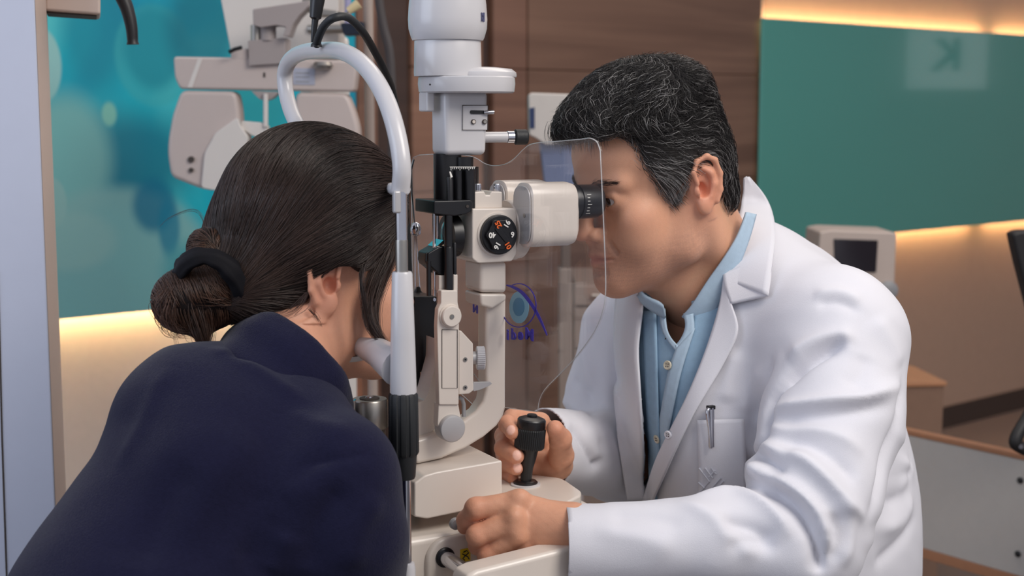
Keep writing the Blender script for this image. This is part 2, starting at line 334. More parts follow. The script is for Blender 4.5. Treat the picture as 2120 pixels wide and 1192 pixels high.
# black slit column
vl(927, [(445, 29), (318, 29)], .0).build('column', M['black'], SL, smooth=40)
vl(964, [(416, 27), (345, 27)], .0).build('column_drum', M['black'], SL, smooth=40)
vl(949, [(430, 8), (352, 8)], .017).build('column_pin', M['black'], SL, smooth=40)
vl(972, [(430, 12), (352, 12)], .017).build('column_pin', M['black'], SL, smooth=40)
vl(931, [(446, 7.5), (372, 7.5), (366, 5)], .024).build('column_pin', M['black'], SL, smooth=40)
vl(960, [(345, 20), (325, 20)], .01).build('scale_ring', M['black'], SL, smooth=40)
mb = MB(); p2 = FP(.0262)
for i in range(14):
    u = 933+i*3.7; L_ = 5 if i % 5 else 8
    mb.prism([p2(u, 346), p2(u+1.0, 346), p2(u+1.0, 346+L_*.8), p2(u, 346+L_*.8)], -N*.0004)
mb.prism([p2(931, 345), p2(984, 345), p2(984, 346.2), p2(931, 346.2)], -N*.0004)
mb.prism([p2(930, 355), p2(933, 355), p2(937, 366), p2(933, 368)], -N*.0004)
mb.build('scale_marks', M['white_print'], SL)
side([(899, 416), (975, 414), (979, 420), (978, 436), (966, 443), (940, 447), (899, 443)], .029, .05, 3).build('clamp', M['black'], SL, bevel=.003)
MB().tube([FP(.03)(968, 427), FP(.0305)(968, 427)], .0016, 12).build('screw', M['dark_line'], SL)
# mirror posts
vl(928.5, [(516, 9), (444, 9)], .024).build('mirror_post', M['black'], SL, smooth=40)
vl(929, [(603, 9.5), (514, 9.5), (510, 8)], .026).build('mirror_post', M['black'], SL, smooth=40)
vl(941.5, [(568, 4), (504, 4), (502, 3)], .026).build('mirror_post', M['black'], SL, smooth=40)
vl(888, [(612, 5), (540, 5)], .02).build('mirror_post', M['black'], SL, smooth=40)
vl(899.5, [(612, 3.2), (440, 3.2)], .012).build('guide_rod', M['chrome'], SL, smooth=40)
vl(907, [(606, 3.0), (440, 3.0)], -.012).build('guide_rod', M['chrome'], SL, smooth=40)
side([(886, 524), (908, 511), (922, 509), (922, 571), (910, 568), (886, 547)], .02, .026).build('mirror_holder', M['black'], SL, bevel=.0015)
side([(881, 524), (886, 521), (889, 545), (884, 550), (880, 540)], .018, .02).build('mirror_latch', M['black'], SL, bevel=.001)
side([(903, 511), (918, 497), (921, 498), (922, 503), (909, 511)], .016, .022).build('mirror', mat('mirror', (240, 238, 232), .08, 1), SL)
side([(909, 570), (920, 570), (920, 603), (909, 603)], .022, .02).build('mirror_foot', I, SL, bevel=.001)
side([(939, 568), (948, 568), (948, 603), (939, 603)], .028, .02).build('mirror_foot', I, SL, bevel=.001)
# tilting yoke
yk = side([(913, 601), (948, 601), (948, 626), (951, 640), (950, 838), (909, 838), (905, 676), (907, 640), (913, 628)], .034, .009, 3).build('yoke', I, SL, bevel=.002)
k_ = .0345
pk = FP(k_)
MB().lathe(pk(932, 654), [(-.004, .0125), (.0002, .0125), (.001, .012)], 40, axis=-N).build('yoke_boss', I, SL, smooth=30)
o = MB().lathe(pk(932, 654)-N*.001, [(0, .0108), (.0035, .0108), (.0045, .0098)], 40, axis=-N).build('pivot_knob', I, SL, smooth=30)
MB().lathe(pk(931, 654)-N*.0052, [(0, .0028), (.0012, .0024)], 16, axis=-N).build('slotted_screw', M['steel'], o, smooth=30)
gr = [pk(u, v)-N*.0001 for u, v in ((915, 682), (947, 682), (947, 803), (915, 803), (915, 682))]
MB().tube(gr, .0003, 6).build('groove', M['dark_line'], yk)
pt = side([(950, 684), (955, 684), (980, 711), (981, 808), (972, 815), (950, 817)], .030, .010).build('side_plate', I, SL, bevel=.0015)
pp = FP(.0302)
for v in (744, 802):
    o = MB().lathe(pp(963, v), [(0, .0024), (.0006, .0024)], 18, axis=-N).build('screw', M['steel'], pt, smooth=30)
    MB().lathe(pp(963, v)-N*.0006, [(0, .001), (.0004, .001)], 6, axis=-N).build('socket', M['black'], pt)
def knurled(c, r, h, n, axis, m, name, parent, dep=.06, ends=.9):
    axis = axis/np.linalg.norm(axis); x = np.cross(axis, Z if abs(axis[2]) < .9 else A); x /= np.linalg.norm(x); y = np.cross(axis, x); V = []; F = []; seg = n*4
    prof = [(0, ends), (h*.08, 1), (h*.92, 1), (h, ends)]
    for hh, q in prof:
        for k in range(seg):
            rr = r*q*(1-(dep if (k % 4) in (0, 1) else 0)); a = 2*math.pi*k/seg; V.append(c+axis*hh+(x*math.cos(a)+y*math.sin(a))*rr)
    for i in range(len(prof)-1):
        for k in range(seg): k2 = (k+1) % seg; F.append((i*seg+k, i*seg+k2, (i+1)*seg+k2, (i+1)*seg+k))
    F += [tuple(range(seg))[::-1], tuple((len(prof)-1)*seg+k for k in range(seg))]
    return MB().add(V, F).build(name, m, parent, smooth=30)
MB().lathe(FP(.02)(975, 741), [(0, .007), (.012, .007)], 24, axis=A*.95-N*.3).build('knob_collar', M['silver'], SL, smooth=30)
knurled(FP(.02)(986, 741), .0125, .0090, 36, A*.95-N*.35, IC, 'centring_knob', SL)
side([(978, 799), (981, 791), (1015, 790), (1019, 794), (1014, 798), (996, 806), (981, 810)], .026, .004, 1).build('lock_lever', M['silver'], SL, bevel=.0008)
MB().tube([FP(.024)(981, 774), FP(.024)(992, 789)], .0006, 6).build('spring', M['steel'], SL)
side([(908, 835), (949, 835), (955, 868), (958, 890), (951, 905), (916, 905), (906, 880)], .032, .012, 3).build('yoke_foot', I, SL, bevel=.002)
MB().lathe(FP(.033)(934, 886), [(-.01, .0145), (.0035, .0145), (.005, .0135), (.0055, .012)], 44, axis=-N).build('tilt_knob', M['silver'], SL, smooth=30)
MB().tube([FP(.018)(u, v) for u, v in ((950, 822), (957, 826), (960, 836), (960, 862))], .0022, 12).build('cable_guide', M['grey'], SL, smooth=60)
# lamp-side support arm
side([(906, 700), (912, 760), (914, 850), (904, 885), (880, 905), (850, 908), (850, 838), (878, 829), (886, 815), (905, 744)], .0, .03, 4).build('illumination_arm', I, SL, bevel=.007, bseg=4)
# microscope arm
side([(994, 541), (1050, 541), (1050, 607), (994, 606)], .019, .04).build('arm_head', I, SL, bevel=.005, bseg=4)
side([(994, 608), (1049, 608), (1049, 622), (1020, 640), (996, 633)], .019, .04).build('arm_bracket', I, SL, bevel=.003, bseg=3)
side([(994, 608), (1049, 609), (1048, 780), (1048, 845), (1043, 862), (1030, 882), (1003, 905), (965, 928), (915, 950), (862, 962), (855, 935), (860, 912), (915, 895), (962, 870), (987, 851), (1001, 830), (1006, 805), (1006, 660), (1006, 640), (1002, 628), (996, 620)], .012, .022).build('microscope_arm', I, SL, bevel=.009, bseg=5)
# microscope head
kb = .028
side([(978, 432), (1066, 431), (1070, 445), (1070, 525), (1060, 541), (990, 545), (978, 536)], kb, .056, 4).build('microscope_body', I, SL, bevel=.006, bseg=4)
cl = CP(953, 487)
MB().lathe(cl-A*.004, [(0, .0205), (.001, .0222), (.012, .0222)], 48, axis=-A).build('objective_ring', M['black'], SL, smooth=35)
MB().lathe(cl-A*.0155, [(0, .0165), (.0012, .0150), (.0022, .009), (.0026, .002)], 40, axis=-A).build('objective_lens', mat('coated_lens', (40, 56, 58), .05, coat=1), SL, smooth=60)
MB().lathe(CP(1046, 476), [(0, .0315), (.003, .0325), (.009, .0325), (.0095, .031), (.016, .031), (.018, .029)], 56, axis=A).build('rotation_flange', I, SL, smooth=30)
cd = FP(kb)(1029, 485)
MB().lathe(cd, [(-.001, .0235), (.0016, .0232), (.0018, .0218)], 48, axis=-N).build('dial_rim', I, SL, smooth=30)
DX = A; dl = MB().lathe(cd, [(0, .0212), (.006, .0208), (.007, .0195)], 48, axis=-N).build('magnification_dial', M['black'], SL, smooth=30)
cc = FP(kb+.0115)(1039, 486); V = []
for k in range(96):
    a = 2*math.pi*k/96; rr = .0158+.0018*max(-.3, math.cos(6*a)); V.append(cc+N*.006+DX*math.cos(a)*rr+Z*math.sin(a)*rr)
MB().prism(V, -N*.006).build('lobed_knob', M['black'], dl, bevel=.0006, bseg=2)
mb = MB().prism([cc-N*0+DX*x*.001+Z*y*.001 for x, y in round_poly([(-9, 6.5), (-4, 9.5), (9.5, -6), (5, -9.5)], 2.5)], -N*.0012); mb.build('dial_grip', M['black'], dl, bevel=.0004, bseg=1)
pn = FP(kb+.0118); m1, m2 = MB(), MB()
for s, u, v, r_, w in (('25', 1031, 464, 120, 1), ('16', 1049, 464, 60, 0), ('9', 1060, 486, 0, 0), ('10', 1050, 508, -60, 1), ('16', 1028, 508, -120, 0), ('40', 1018, 486, 180, 0)):
    text_at(m2 if w else m1, s, pn(u, v)-N*.0013, DX, Z, .0079, math.radians(r_), .0002, .00025)
m1.build('white_numerals', M['white_print'], dl); m2.build('orange_numerals', M['orange_print'], dl)
side([(980, 398), (1003, 396), (1006, 404), (1014, 404), (1018, 396), (1040, 397), (1040, 431), (980, 432)], .02, .04).build('top_mount', I, SL, bevel=.0012)
for u, v in ((989, 392), (1029, 392)): c = FP(.012)(u, v+6); knurled(c, .0038, .009, 14, Z.copy(), M['chrome'], 'thumb_screw', SL, .08)
def rbox(c, hx, hy, hz, bev, name, m, parent, seg=5): return MB().box(c, hx, hy, hz).build(name, m, parent, bevel=bev, bseg=seg)
for k, (uc, vc) in ((-.030, (1080, 436)), (.034, (1133, 443))):
    pf = FP(k); c = pf(uc, vc)
    def sec(sc, dx): return [c+A*dx+N*q[0]*sc+Z*q[1]*sc for q in round_poly([(-.021, -.034), (.021, -.034), (.021, .034), (-.021, .034)], .018, 6)]
    rings = [sec(.93, -.029), sec(1., -.0275), sec(1., .020), sec(.95, .026), sec(.80, .029)]; n = len(rings[0]); V = sum(rings, []); F = [(i*n+j, i*n+(j+1) % n, (i+1)*n+(j+1) % n, (i+1)*n+j) for i in range(len(rings)-1) for j in range(n)]; F += [tuple(range(n))[::-1], tuple((len(rings)-1)*n+j for j in range(n))]
    h = MB().add(V, F).build('prism_housing', I, SL, smooth=35)
    s1 = [c-A*.0293+N*q[0]*.9+Z*q[1]*.9 for q in round_poly([(-.021, -.034), (.021, -.034), (.021, .034), (-.021, .034)], .018, 6)]
    MB().prism(s1, -A*.002).build('side_cover', M['silver'], h, bevel=.0006, bseg=1)
    MB().lathe(c-A*.0312-N*.008+Z*.0, [(0, .0024), (.0008, .0024)], 14, axis=-A).build('screw', M['steel'], h, smooth=30)
    cc2 = c+A*.027+Z*.012
    ey = MB().lathe(cc2, [(0, .0186), (.003, .019), (.0055, .019), (.006, .0172), (.0085, .0172), (.009, .0185), (.029, .0182), (.033, .0172), (.036, .0158), (.0355, .012), (.031, .010)], 48, axis=A).build('eyepiece', M['black'], SL, smooth=35)
    mb = MB()
    for i in range(7):
        a = math.radians(-38+i*11); rad = .0187; d_ = -N*math.cos(a)+Z*math.sin(a); p_ = cc2+A*.012+d_*rad; t_ = np.cross(A, d_)
        mb.prism([p_, p_+A*(.003 if i % 3 else .005), p_+A*(.003 if i % 3 else .005)+t_*.0006, p_+t_*.0006], d_*.0002)
    mb.build('diopter_marks', M['white_print'], ey)
    MB().lathe(cc2+A*.031, [(0, .010), (.0015, .008)], 24, axis=A).build('eye_lens', M['objl'] if 'objl' in M else M['chrome'], ey, smooth=60)
# base
HPt = P(1088, 1003, 1.538)[2]
side([(858, 1000), (880, 984), (904, 977), (1040, 953), (1040, 1042), (885, 1074), (858, 1070)], .05, .10, 5).build('slewing_base', I, SL, bevel=.010, bseg=5)
vl(930, [(1000, 96), (975, 96), (966, 90), (958, 60)], -.01).build('base_turntable', I, SL, smooth=35)
HP = Plane((0, 0, HPt), Z); HPp = [HP(*q) for q in round_poly([(1000, 1062), (1010, 990), (1108, 982), (1165, 989), (1204, 1016), (1203, 1024), (1165, 1044), (1100, 1052)], 12)]
MB().prism(HPp, -Z*.022).build('joystick_platform', I, SL, bevel=.005, bseg=4)
bz = HPt-.0225
hp2 = Plane((0, 0, bz), Z); pc = hp2(1270, 1062); fl = FP(.06); ia = np.dot(pc-fl.p, A)
f0 = FP(.06)(852, 1082); p1_ = np.array([*(M0[:2]+A[:2]*ia-N[:2]*.06), bz]); ib = np.dot(f0-M0, A); p0_ = np.array([*(M0[:2]+A[:2]*ib-N[:2]*.06), bz])
for q in (p0_, p1_): pass
p0_ = p0_-A*.05
MB().prism([p0_, p1_, p1_+N*.15, p0_+N*.15], Z*(TZ+.0005-bz)).build('base_body', I, SL, bevel=.008, bseg=4)
side([(884, 1300), (884, 1150), (905, 1118), (1010, 1094), (1120, 1075), (1120, 1300)], .066, .01, 16).build('base_panel', I, SL, bevel=.0045, bseg=3)
pf = FP(.067)
MB().lathe(FP(.0665)(941, 1083), [(0, .0062), (.001, .006), (.0040, .006), (.005, .005)], 28, axis=-N).build('lock_knob', M['grey'], SL, smooth=30)
yl = side([(953, 1138), (974, 1133), (974, 1160), (954, 1164)], .0668, .0008).build('warning_sticker', mat('yellow_sticker', (226, 196, 30), .5), SL)
mb = MB(); q = FP(.0670)
mb.tube([q(959, 1143)-N*.0003, q(966, 1139)-N*.0003, q(970, 1144)-N*.0003, q(963, 1150)-N*.0003, q(958, 1156)-N*.0003, q(962, 1159)-N*.0003], .0006, 6); mb.tube([q(957, 1146)-N*.0003, q(968, 1152)-N*.0003, q(971, 1157)-N*.0003], .0006, 6)
mb.build('sticker_symbol', M['black'], yl)
rd = FP(.066)(921, 1153)
MB().lathe(rd, [(0, .0105), (.002, .0105), (.003, .0092)], 32, axis=-N).build('axle_seal', M['black'], SL, smooth=30)
MB().lathe(rd, [(0, .0078), (.112, .0078)], 32, axis=-N).build('axle_rod', M['chrome'], SL, smooth=40)
side([(962, 1330), (962, 1204), (972, 1190), (990, 1181), (1183, 1132), (1192, 1134), (1199, 1330)], .17, .032).build('rail_guard', I, SL, bevel=.006, bseg=4)
# joystick
jx = P(1088, 1003, 1.538); s = jx[1]/F_PX
MB().lathe(jx, [(-.002, .0165), (.0016, .0165), (.002, .0155)], 44).build('joystick_ring', IC, SL, smooth=30)
MB().lathe(jx+Z*.0016, [(0, .0135), (.0015, .0135), (.003, .012), (.004, .0075)], 40).build('joystick_seat', M['black'], SL, smooth=35)
tp = P(1101, 868, 1.538); jd = tp-jx; L_ = np.linalg.norm(jd); jd /= L_
js = MB().lathe(jx, [(0, .0065), (.006, .0062), (.020, .0068), (.030, .009), (.041, .0105), (.046, .0125)], 36, axis=jd).build('joystick_stem', M['black'], SL, smooth=35)
knurled(jx+jd*.0415, .0168, .0235, 44, jd, M['rubber'], 'joystick_grip', SL, .05)
jc = MB().lathe(jx+jd*.0645, [(0, .0155), (.002, .0160), (.009, .0158), (.0105, .0148), (.0125, .0098), (.013, .0062)], 40, axis=jd).build('joystick_cap', M['black'], SL, smooth=30)
MB().lathe(jx+jd*.0772, [(0, .0058), (.002, .0058), (.003, .0045)], 24, axis=jd).build('trigger_button', M['black'], jc, smooth=30)
# breath shield
MS = CP(1035, 600)
SP = Plane(MS, A)
def glass(name, rgb, haze=.05, refl=1.0):
    m = bpy.data.materials.new(name); m.use_nodes = True; nt = m.node_tree; nt.nodes.remove(nt.nodes['Principled BSDF']); out = nt.nodes['Material Output']; L = nt.links.new
    tr = nt.nodes.new('ShaderNodeBsdfTransparent'); tr.inputs[0].default_value = (*rgb, 1); gl = nt.nodes.new('ShaderNodeBsdfGlossy'); gl.inputs['Roughness'].default_value = .02; df = nt.nodes.new('ShaderNodeBsdfDiffuse'); df.inputs[0].default_value = (.8, .8, .85, 1)
    lw = nt.nodes.new('ShaderNodeLayerWeight'); lw.inputs[0].default_value = .5; pw = nt.nodes.new('ShaderNodeMath'); pw.operation = 'POWER'; pw.inputs[1].default_value = 3; L(lw.outputs['Facing'], pw.inputs[0]); fr = nt.nodes.new('ShaderNodeMath'); fr.operation = 'MULTIPLY_ADD'; fr.inputs[1].default_value = .6*refl; fr.inputs[2].default_value = .02*refl; L(pw.outputs[0], fr.inputs[0]); m1 = nt.nodes.new('ShaderNodeMixShader'); m2 = nt.nodes.new('ShaderNodeMixShader'); m1.inputs[0].default_value = haze
    L(tr.outputs[0], m1.inputs[1]); L(df.outputs[0], m1.inputs[2]); L(fr.outputs[0], m2.inputs[0]); L(m1.outputs[0], m2.inputs[1]); L(gl.outputs[0], m2.inputs[2]); L(m2.outputs[0], out.inputs[0]); return m
sh = spline([(868, 321), (905, 319), (960, 321), (985, 327), (1003, 338), (1022, 343), (1045, 340), (1065, 328), (1085, 308), (1105, 297), (1160, 292), (1205, 288), (1222, 286), (1236, 294), (1243, 312)], 4) + spline([(1248, 420), (1253, 540), (1254, 600), (1249, 640), (1232, 684), (1195, 736), (1155, 778), (1128, 806), (1117, 828), (1113, 852)], 4)[0:] + [np.array(q) for q in ((1050, 844), (980, 838), (905, 770), (862, 745), (855, 640), (852, 420), (852, 340), (856, 326))]
SHP = [SP(*q) for q in sh]
MB().prism(SHP, A*.0022).build('breath_shield', glass('clear_acrylic', (.97, .97, .975), .014, .6), SL)
MB().tube([p-A*.0001 for p in SHP]+[SHP[0]], .00045, 6).build('shield_edge', mat('acrylic_edge', (190, 188, 186), .15, coat=.5), SL, smooth=60)
# printed eye emblem and letters, seen from the back of the shield
blue = mat('blue_ink', (48, 32, 150), .5); mb = MB(); S2 = off(SP, -.0006)
def ribbon(mb, pl, pts, ws, nrm, th=.0004):
    pts = [np.array(q, float) for q in pts]
    n = len(pts); L1, L2 = [], []
    for i, q in enumerate(pts):
        t = pts[min(i+1, n-1)]-pts[max(i-1, 0)]; t = t/np.linalg.norm(t); nn = np.array([-t[1], t[0]]); w = ws[i] if not np.isscalar(ws) else ws
        L1.append(pl(*(q+nn*w/2))); L2.append(pl(*(q-nn*w/2)))
    for i in range(n-1): mb.prism([L1[i], L1[i+1], L2[i+1], L2[i]], nrm*th)
el = [(1074+36*math.cos(a)*1., 632+45*math.sin(a)) for a in np.linspace(math.radians(-112), math.radians(150), 34)]
ribbon(mb, S2, el, 1.8, -A); mb.build('emblem_ring', blue, SL); mb = MB()
sw = spline([(1049, 590), (1062, 594), (1078, 603), (1092, 618), (1106, 638), (1118, 660), (1127, 680), (1133, 694)], 5)
ribbon(mb, S2, sw, [2+4.5*math.sin(math.pi*min(1, i/(len(sw)-1)*1.0)**.8)+.5*(1-i/len(sw)) for i in range(len(sw))], -A); mb.build('emblem_swoosh', blue, SL); mb = MB()
for ch, u in (('M', 1096), ('e', 1078), ('d', 1063), ('i', 1051)):
    text_at(mb, ch, S2(u, 693), N*1.45, Z, .0165 if ch == 'M' else .016, 0, .0003, .0006)
mb.build('lettering', blue, SL); mb = MB(); text_at(mb, 'N', S2(984, 640), N*1.4, Z, .012, 0, .0003, .0005)
mb.build('lettering', blue, SL)
for r_, rgb, k, du in ((26, (118, 160, 178), .0002, 0), (15, (70, 122, 152), .0005, -1)):
    c_ = [(1075+du+r_*.78*math.cos(a), 636-(1 if r_ < 20 else 0)+r_*1.28*math.sin(a)) for a in np.linspace(0, 2*math.pi, 30)[:-1]]
    MB().prism([off(SP, -.0004-k)(*q) for q in c_], -A*.0003).build('iris', mat('iris_ink', rgb, .5), SL)
# ================================================================ chin rest frame
near = P(834, 600, 1.335); far = near+N*.30; LP = Plane(near, A)
CR = thing('chin_rest', 'white tubular head and chin rest frame with black ribbed grip beside the woman', 'chin rest', [near[0], near[1], TZ])
sc = near[1]/F_PX
lp = spline([(829, 396), (832, 350), (826, 300), (813, 245), (794, 195), (768, 152), (738, 122), (705, 106), (668, 104), (630, 108), (603, 122), (590, 150), (592, 190), (602, 228), (617, 262)], 6)
lp3 = [LP(*q) for q in lp]; e_ = lp3[-1]; lp3 += [e_+Z*-.05+N*-.004, e_-Z*.12-N*.006, e_-Z*.25-N*.006]
MB().tube(lp3, .0088, 24).build('head_loop', IC, CR, smooth=60)
def pv(u, prof, m, name, parent=CR, seg=32):
    c = P(u, prof[0][0], near[1]); return MB().lathe([c[0], c[1], 0], [(P(u, v, near[1])[2], r*sc) for v, r in prof], seg).build(name, m, parent, smooth=35)
pv(832, [(563, 12.5), (470, 12.5), (392, 12.5)], M['chrome'], 'chrome_tube')
pv(832, [(563, 13.2), (500, 13.2), (496, 12.7)], M['steel'], 'inner_sleeve')
side_l = MB().box(P(821, 418, near[1]-.006), .0035, .0035, .0105).build('height_clamp', M['silver'], CR, bevel=.002)
pv(835, [(813, 28), (800, 28), (700, 25.5), (566, 21.5), (562, 19)], IC, 'post_sleeve')
c = P(836, 935, near[1]); V = []; F = []; seg = 80; prof = [(940, 30), (934, 33), (818, 31.5), (812, 28)]
for v, r in prof:
    z_ = P(836, v, near[1])[2]
    for k in range(seg): a = 2*math.pi*k/seg; rr = r*sc*(1-.07*(1 if (k % 8) < 3 else 0)); V.append((c[0]+math.cos(a)*rr, c[1]+math.sin(a)*rr, z_))
for i in range(3):
    for k in range(seg): k2 = (k+1) % seg; F.append((i*seg+k, i*seg+k2, (i+1)*seg+k2, (i+1)*seg+k))
F += [tuple(range(seg))[::-1], tuple(3*seg+k for k in range(seg))]
MB().add(V, F).build('ribbed_grip', M['rubber'], CR, smooth=30)
pv(837, [(990, 22), (985, 24), (945, 27), (934, 29)], M['rubber'], 'grip_collar')
pv(842, [(1175, 10.5), (985, 10.5)], M['chrome'], 'support_rod')
pv(845, [(1330, 18), (1175, 17.5), (1165, 15)], IC, 'rod_foot')
MB().tube([near+N*.012+Z*(P(834, 764, near[1])[2]-near[2]), near+N*.05-A*.006+Z*(P(834, 745, near[1])[2]-near[2]), near+N*.10-A*.01+Z*(P(834, 744, near[1])[2]-near[2]), near+N*.15-A*.01+Z*(P(834, 748, near[1])[2]-near[2]), near+N*.30+Z*(P(834, 755, near[1])[2]-near[2])], [.0190, .0145, .0085, .008, .010], 20).build('cross_bar', IC, CR, smooth=60)
ccup = near+N*.125-A*.02; ccup[2] = P(760, 735, 1.43)[2]
MB().lathe(ccup-Z*.006, [(0, .012), (.003, .03), (.009, .034), (.0095, .031), (.005, .02), (.004, .004)], 36, sx=1.2).build('chin_cup', IC, CR, smooth=50)
fb = far.copy(); MB().tube([[fb[0], fb[1], TZ], [fb[0], fb[1], lp3[-1][2]+.01]], .009, 20).build('far_post', M['chrome'], CR, smooth=60)
fh = LP(700, 330)
MB().tube([LP(829, 392)+A*.004, LP(770, 392)+A*.022, LP(700, 388)+A*.022, LP(640, 380)+A*.006], .006, 12).build('forehead_band', mat('silicone_band', (214, 214, 218), .5), CR, smooth=60)
# cable at the loop top
MB().tube(spline([(q[0], q[1], q[2]) for q in (P(655, 93, 1.47), P(660, 78, 1.47), P(672, 52, 1.46), P(692, 36, 1.45), P(720, 36, 1.47), P(745, 60, 1.50), P(770, 95, 1.55), P(795, 140, 1.60), P(815, 200, 1.66), P(822, 420, 1.70))], 6), [.0045]*9*6+[.0045], 14).build('lamp_cable', M['rubber'], CR, smooth=60) if False else None
cab = spline([P(655, 93, 1.50), P(660, 76, 1.49), P(672, 52, 1.48), P(692, 37, 1.47), P(720, 36, 1.48), P(748, 62, 1.50), P(772, 100, 1.55), P(798, 150, 1.60), P(815, 200, 1.66), P(835, 330, 1.70), P(850, 640, 1.70)], 6)
MB().tube(cab, .0042, 14).build('lamp_cable', M['rubber'], CR, smooth=60)
MB().lathe(P(655, 95, 1.50)-Z*.001, [(0, .006), (.003, .0055), (.004, .0045)], 20).build('cable_gland', M['black'], CR, smooth=40)
pw = P(648, 92, 1.515)
MB().lathe(P(647, 88, 1.52), [(0, .0018), (.012, .003), (.024, .0036), (.026, .0062), (.05, .0080), (.12, .0075)], 20, axis=P(655, 20, 1.52)-P(647, 88, 1.52)).build('lamp_plug', M['black'], CR, smooth=40)
# fixation lamp box, wires and adjusting cylinder
FX = thing('fixation_lamp', 'black fixation lamp box with thin wires right behind the white post sleeve', 'lamp', [*P(880, 700, 1.56)[:2], TZ])
pq = FP(-.035)
MB().prism([pq(857, 613), pq(905, 613), pq(905, 768), pq(857, 772)], N*.05).build('housing', M['black'], FX, bevel=.0015)
MB().prism([pq(857, 770), pq(870, 770), pq(870, PX([*pq(864, 900)[:2], bz])[1]), pq(857, PX([*pq(864, 900)[:2], bz])[1])], N*.02).build('stand', M['black'], FX)
for v in (620, 724): MB().lathe(pq(899, v), [(0, .0022), (.0012, .0018)], 14, axis=-N).build('screw', M['chrome'], FX, smooth=30)
for pts in ([(858, 480), (859, 606)], [(861, 480), (868, 590), (870, 606)]): MB().tube([P(u, v, 1.56) for u, v in pts], .0009, 8).build('wire', M['chrome'], FX)
MB().tube([P(857, 330, 1.56), P(852, 350, 1.56), P(853, 400, 1.56), P(858, 460, 1.56)], .0009, 8).build('wire', M['chrome'], FX)
MB().lathe(P(861, 488, 1.56), [(0, .002), (.002, .0055), (.008, .0062), (.013, .0045), (.015, .002)], 20).build('ball_joint', M['chrome'], FX, smooth=60)
MB().lathe(P(866, 612, 1.56), [(0, .006), (.003, .0055), (.006, .003), (.01, .002)], 18).build('wire_clamp', M['black'], FX, smooth=40)
c = P(766, 910, 1.50); s = 1.5/F_PX
AD = thing('adjusting_cylinder', 'short round brushed metal adjusting cylinder with engraved scale left of the black grip', 'knob', [c[0], c[1], TZ])
def av(prof, m, name, par=AD, seg=48, u=766):
    return MB().lathe([c[0]+(u-766)*s, c[1], 0], [(P(u, v, 1.5)[2], r*s) for v, r in prof], seg).build(name, m, par, smooth=35)
vb_ = PX([c[0], c[1], bz])[1]; av([(vb_, 40), (vb_-6, 40), (915, 38)], I, 'pedestal')
av([(912, 33), (884, 33)], M['steel'], 'scale_ring')
av([(884, 38), (882, 39), (828, 38), (825, 36)], M['steel'], 'drum')
av([(825, 21), (823, 21), (822, 18)], M['dark_line'], 'recess')
av([(823, 9), (820, 8)], M['chrome'], 'centre_screw')
mb = MB()
for i in range(17):
    a = math.radians(-150+i*7.5); r_ = 33.3*s; d_ = np.array([math.cos(a), math.sin(a), 0]); t_ = np.array([-d_[1], d_[0], 0]); z0 = P(766, 893, 1.5)[2]; z1 = P(766, 886 if i % 5 else 903, 1.5)[2]; b_ = np.array([c[0], c[1], z0])+d_*r_
    mb.prism([b_, b_+t_*.0005, b_+t_*.0005+Z*(z1-z0), b_+Z*(z1-z0)], d_*.0003)
mb.build('scale_marks', M['dark_line'], AD)
MB().prism([P(731, 830, 1.47), P(735, 829, 1.465), P(735, 900, 1.465), P(731, 900, 1.47)], (0, .01, 0)).build('pointer', M['chrome'], AD)
# table
TB = thing('instrument_table', 'pale grey instrument table top carrying the slit lamp', 'table', [*(M0[:2]+A[:2]*.02), 0])
tc_ = M0+A*.02; tc_ = np.array([tc_[0], tc_[1], TZ-.015])
MB().box(tc_, .24, .21, .0148).build('table_top', mat('table_laminate', (186, 180, 174), .5), TB, bevel=.006)
MB().box([tc_[0], tc_[1], (TZ-.03)/2+.03], .05, .05, (TZ-.03)/2-.03).build('column', M['instr_cool'], TB, bevel=.01)
MB().box([tc_[0], tc_[1], .03], .20, .20, .03).build('foot', M['instr_cool'], TB, bevel=.01)
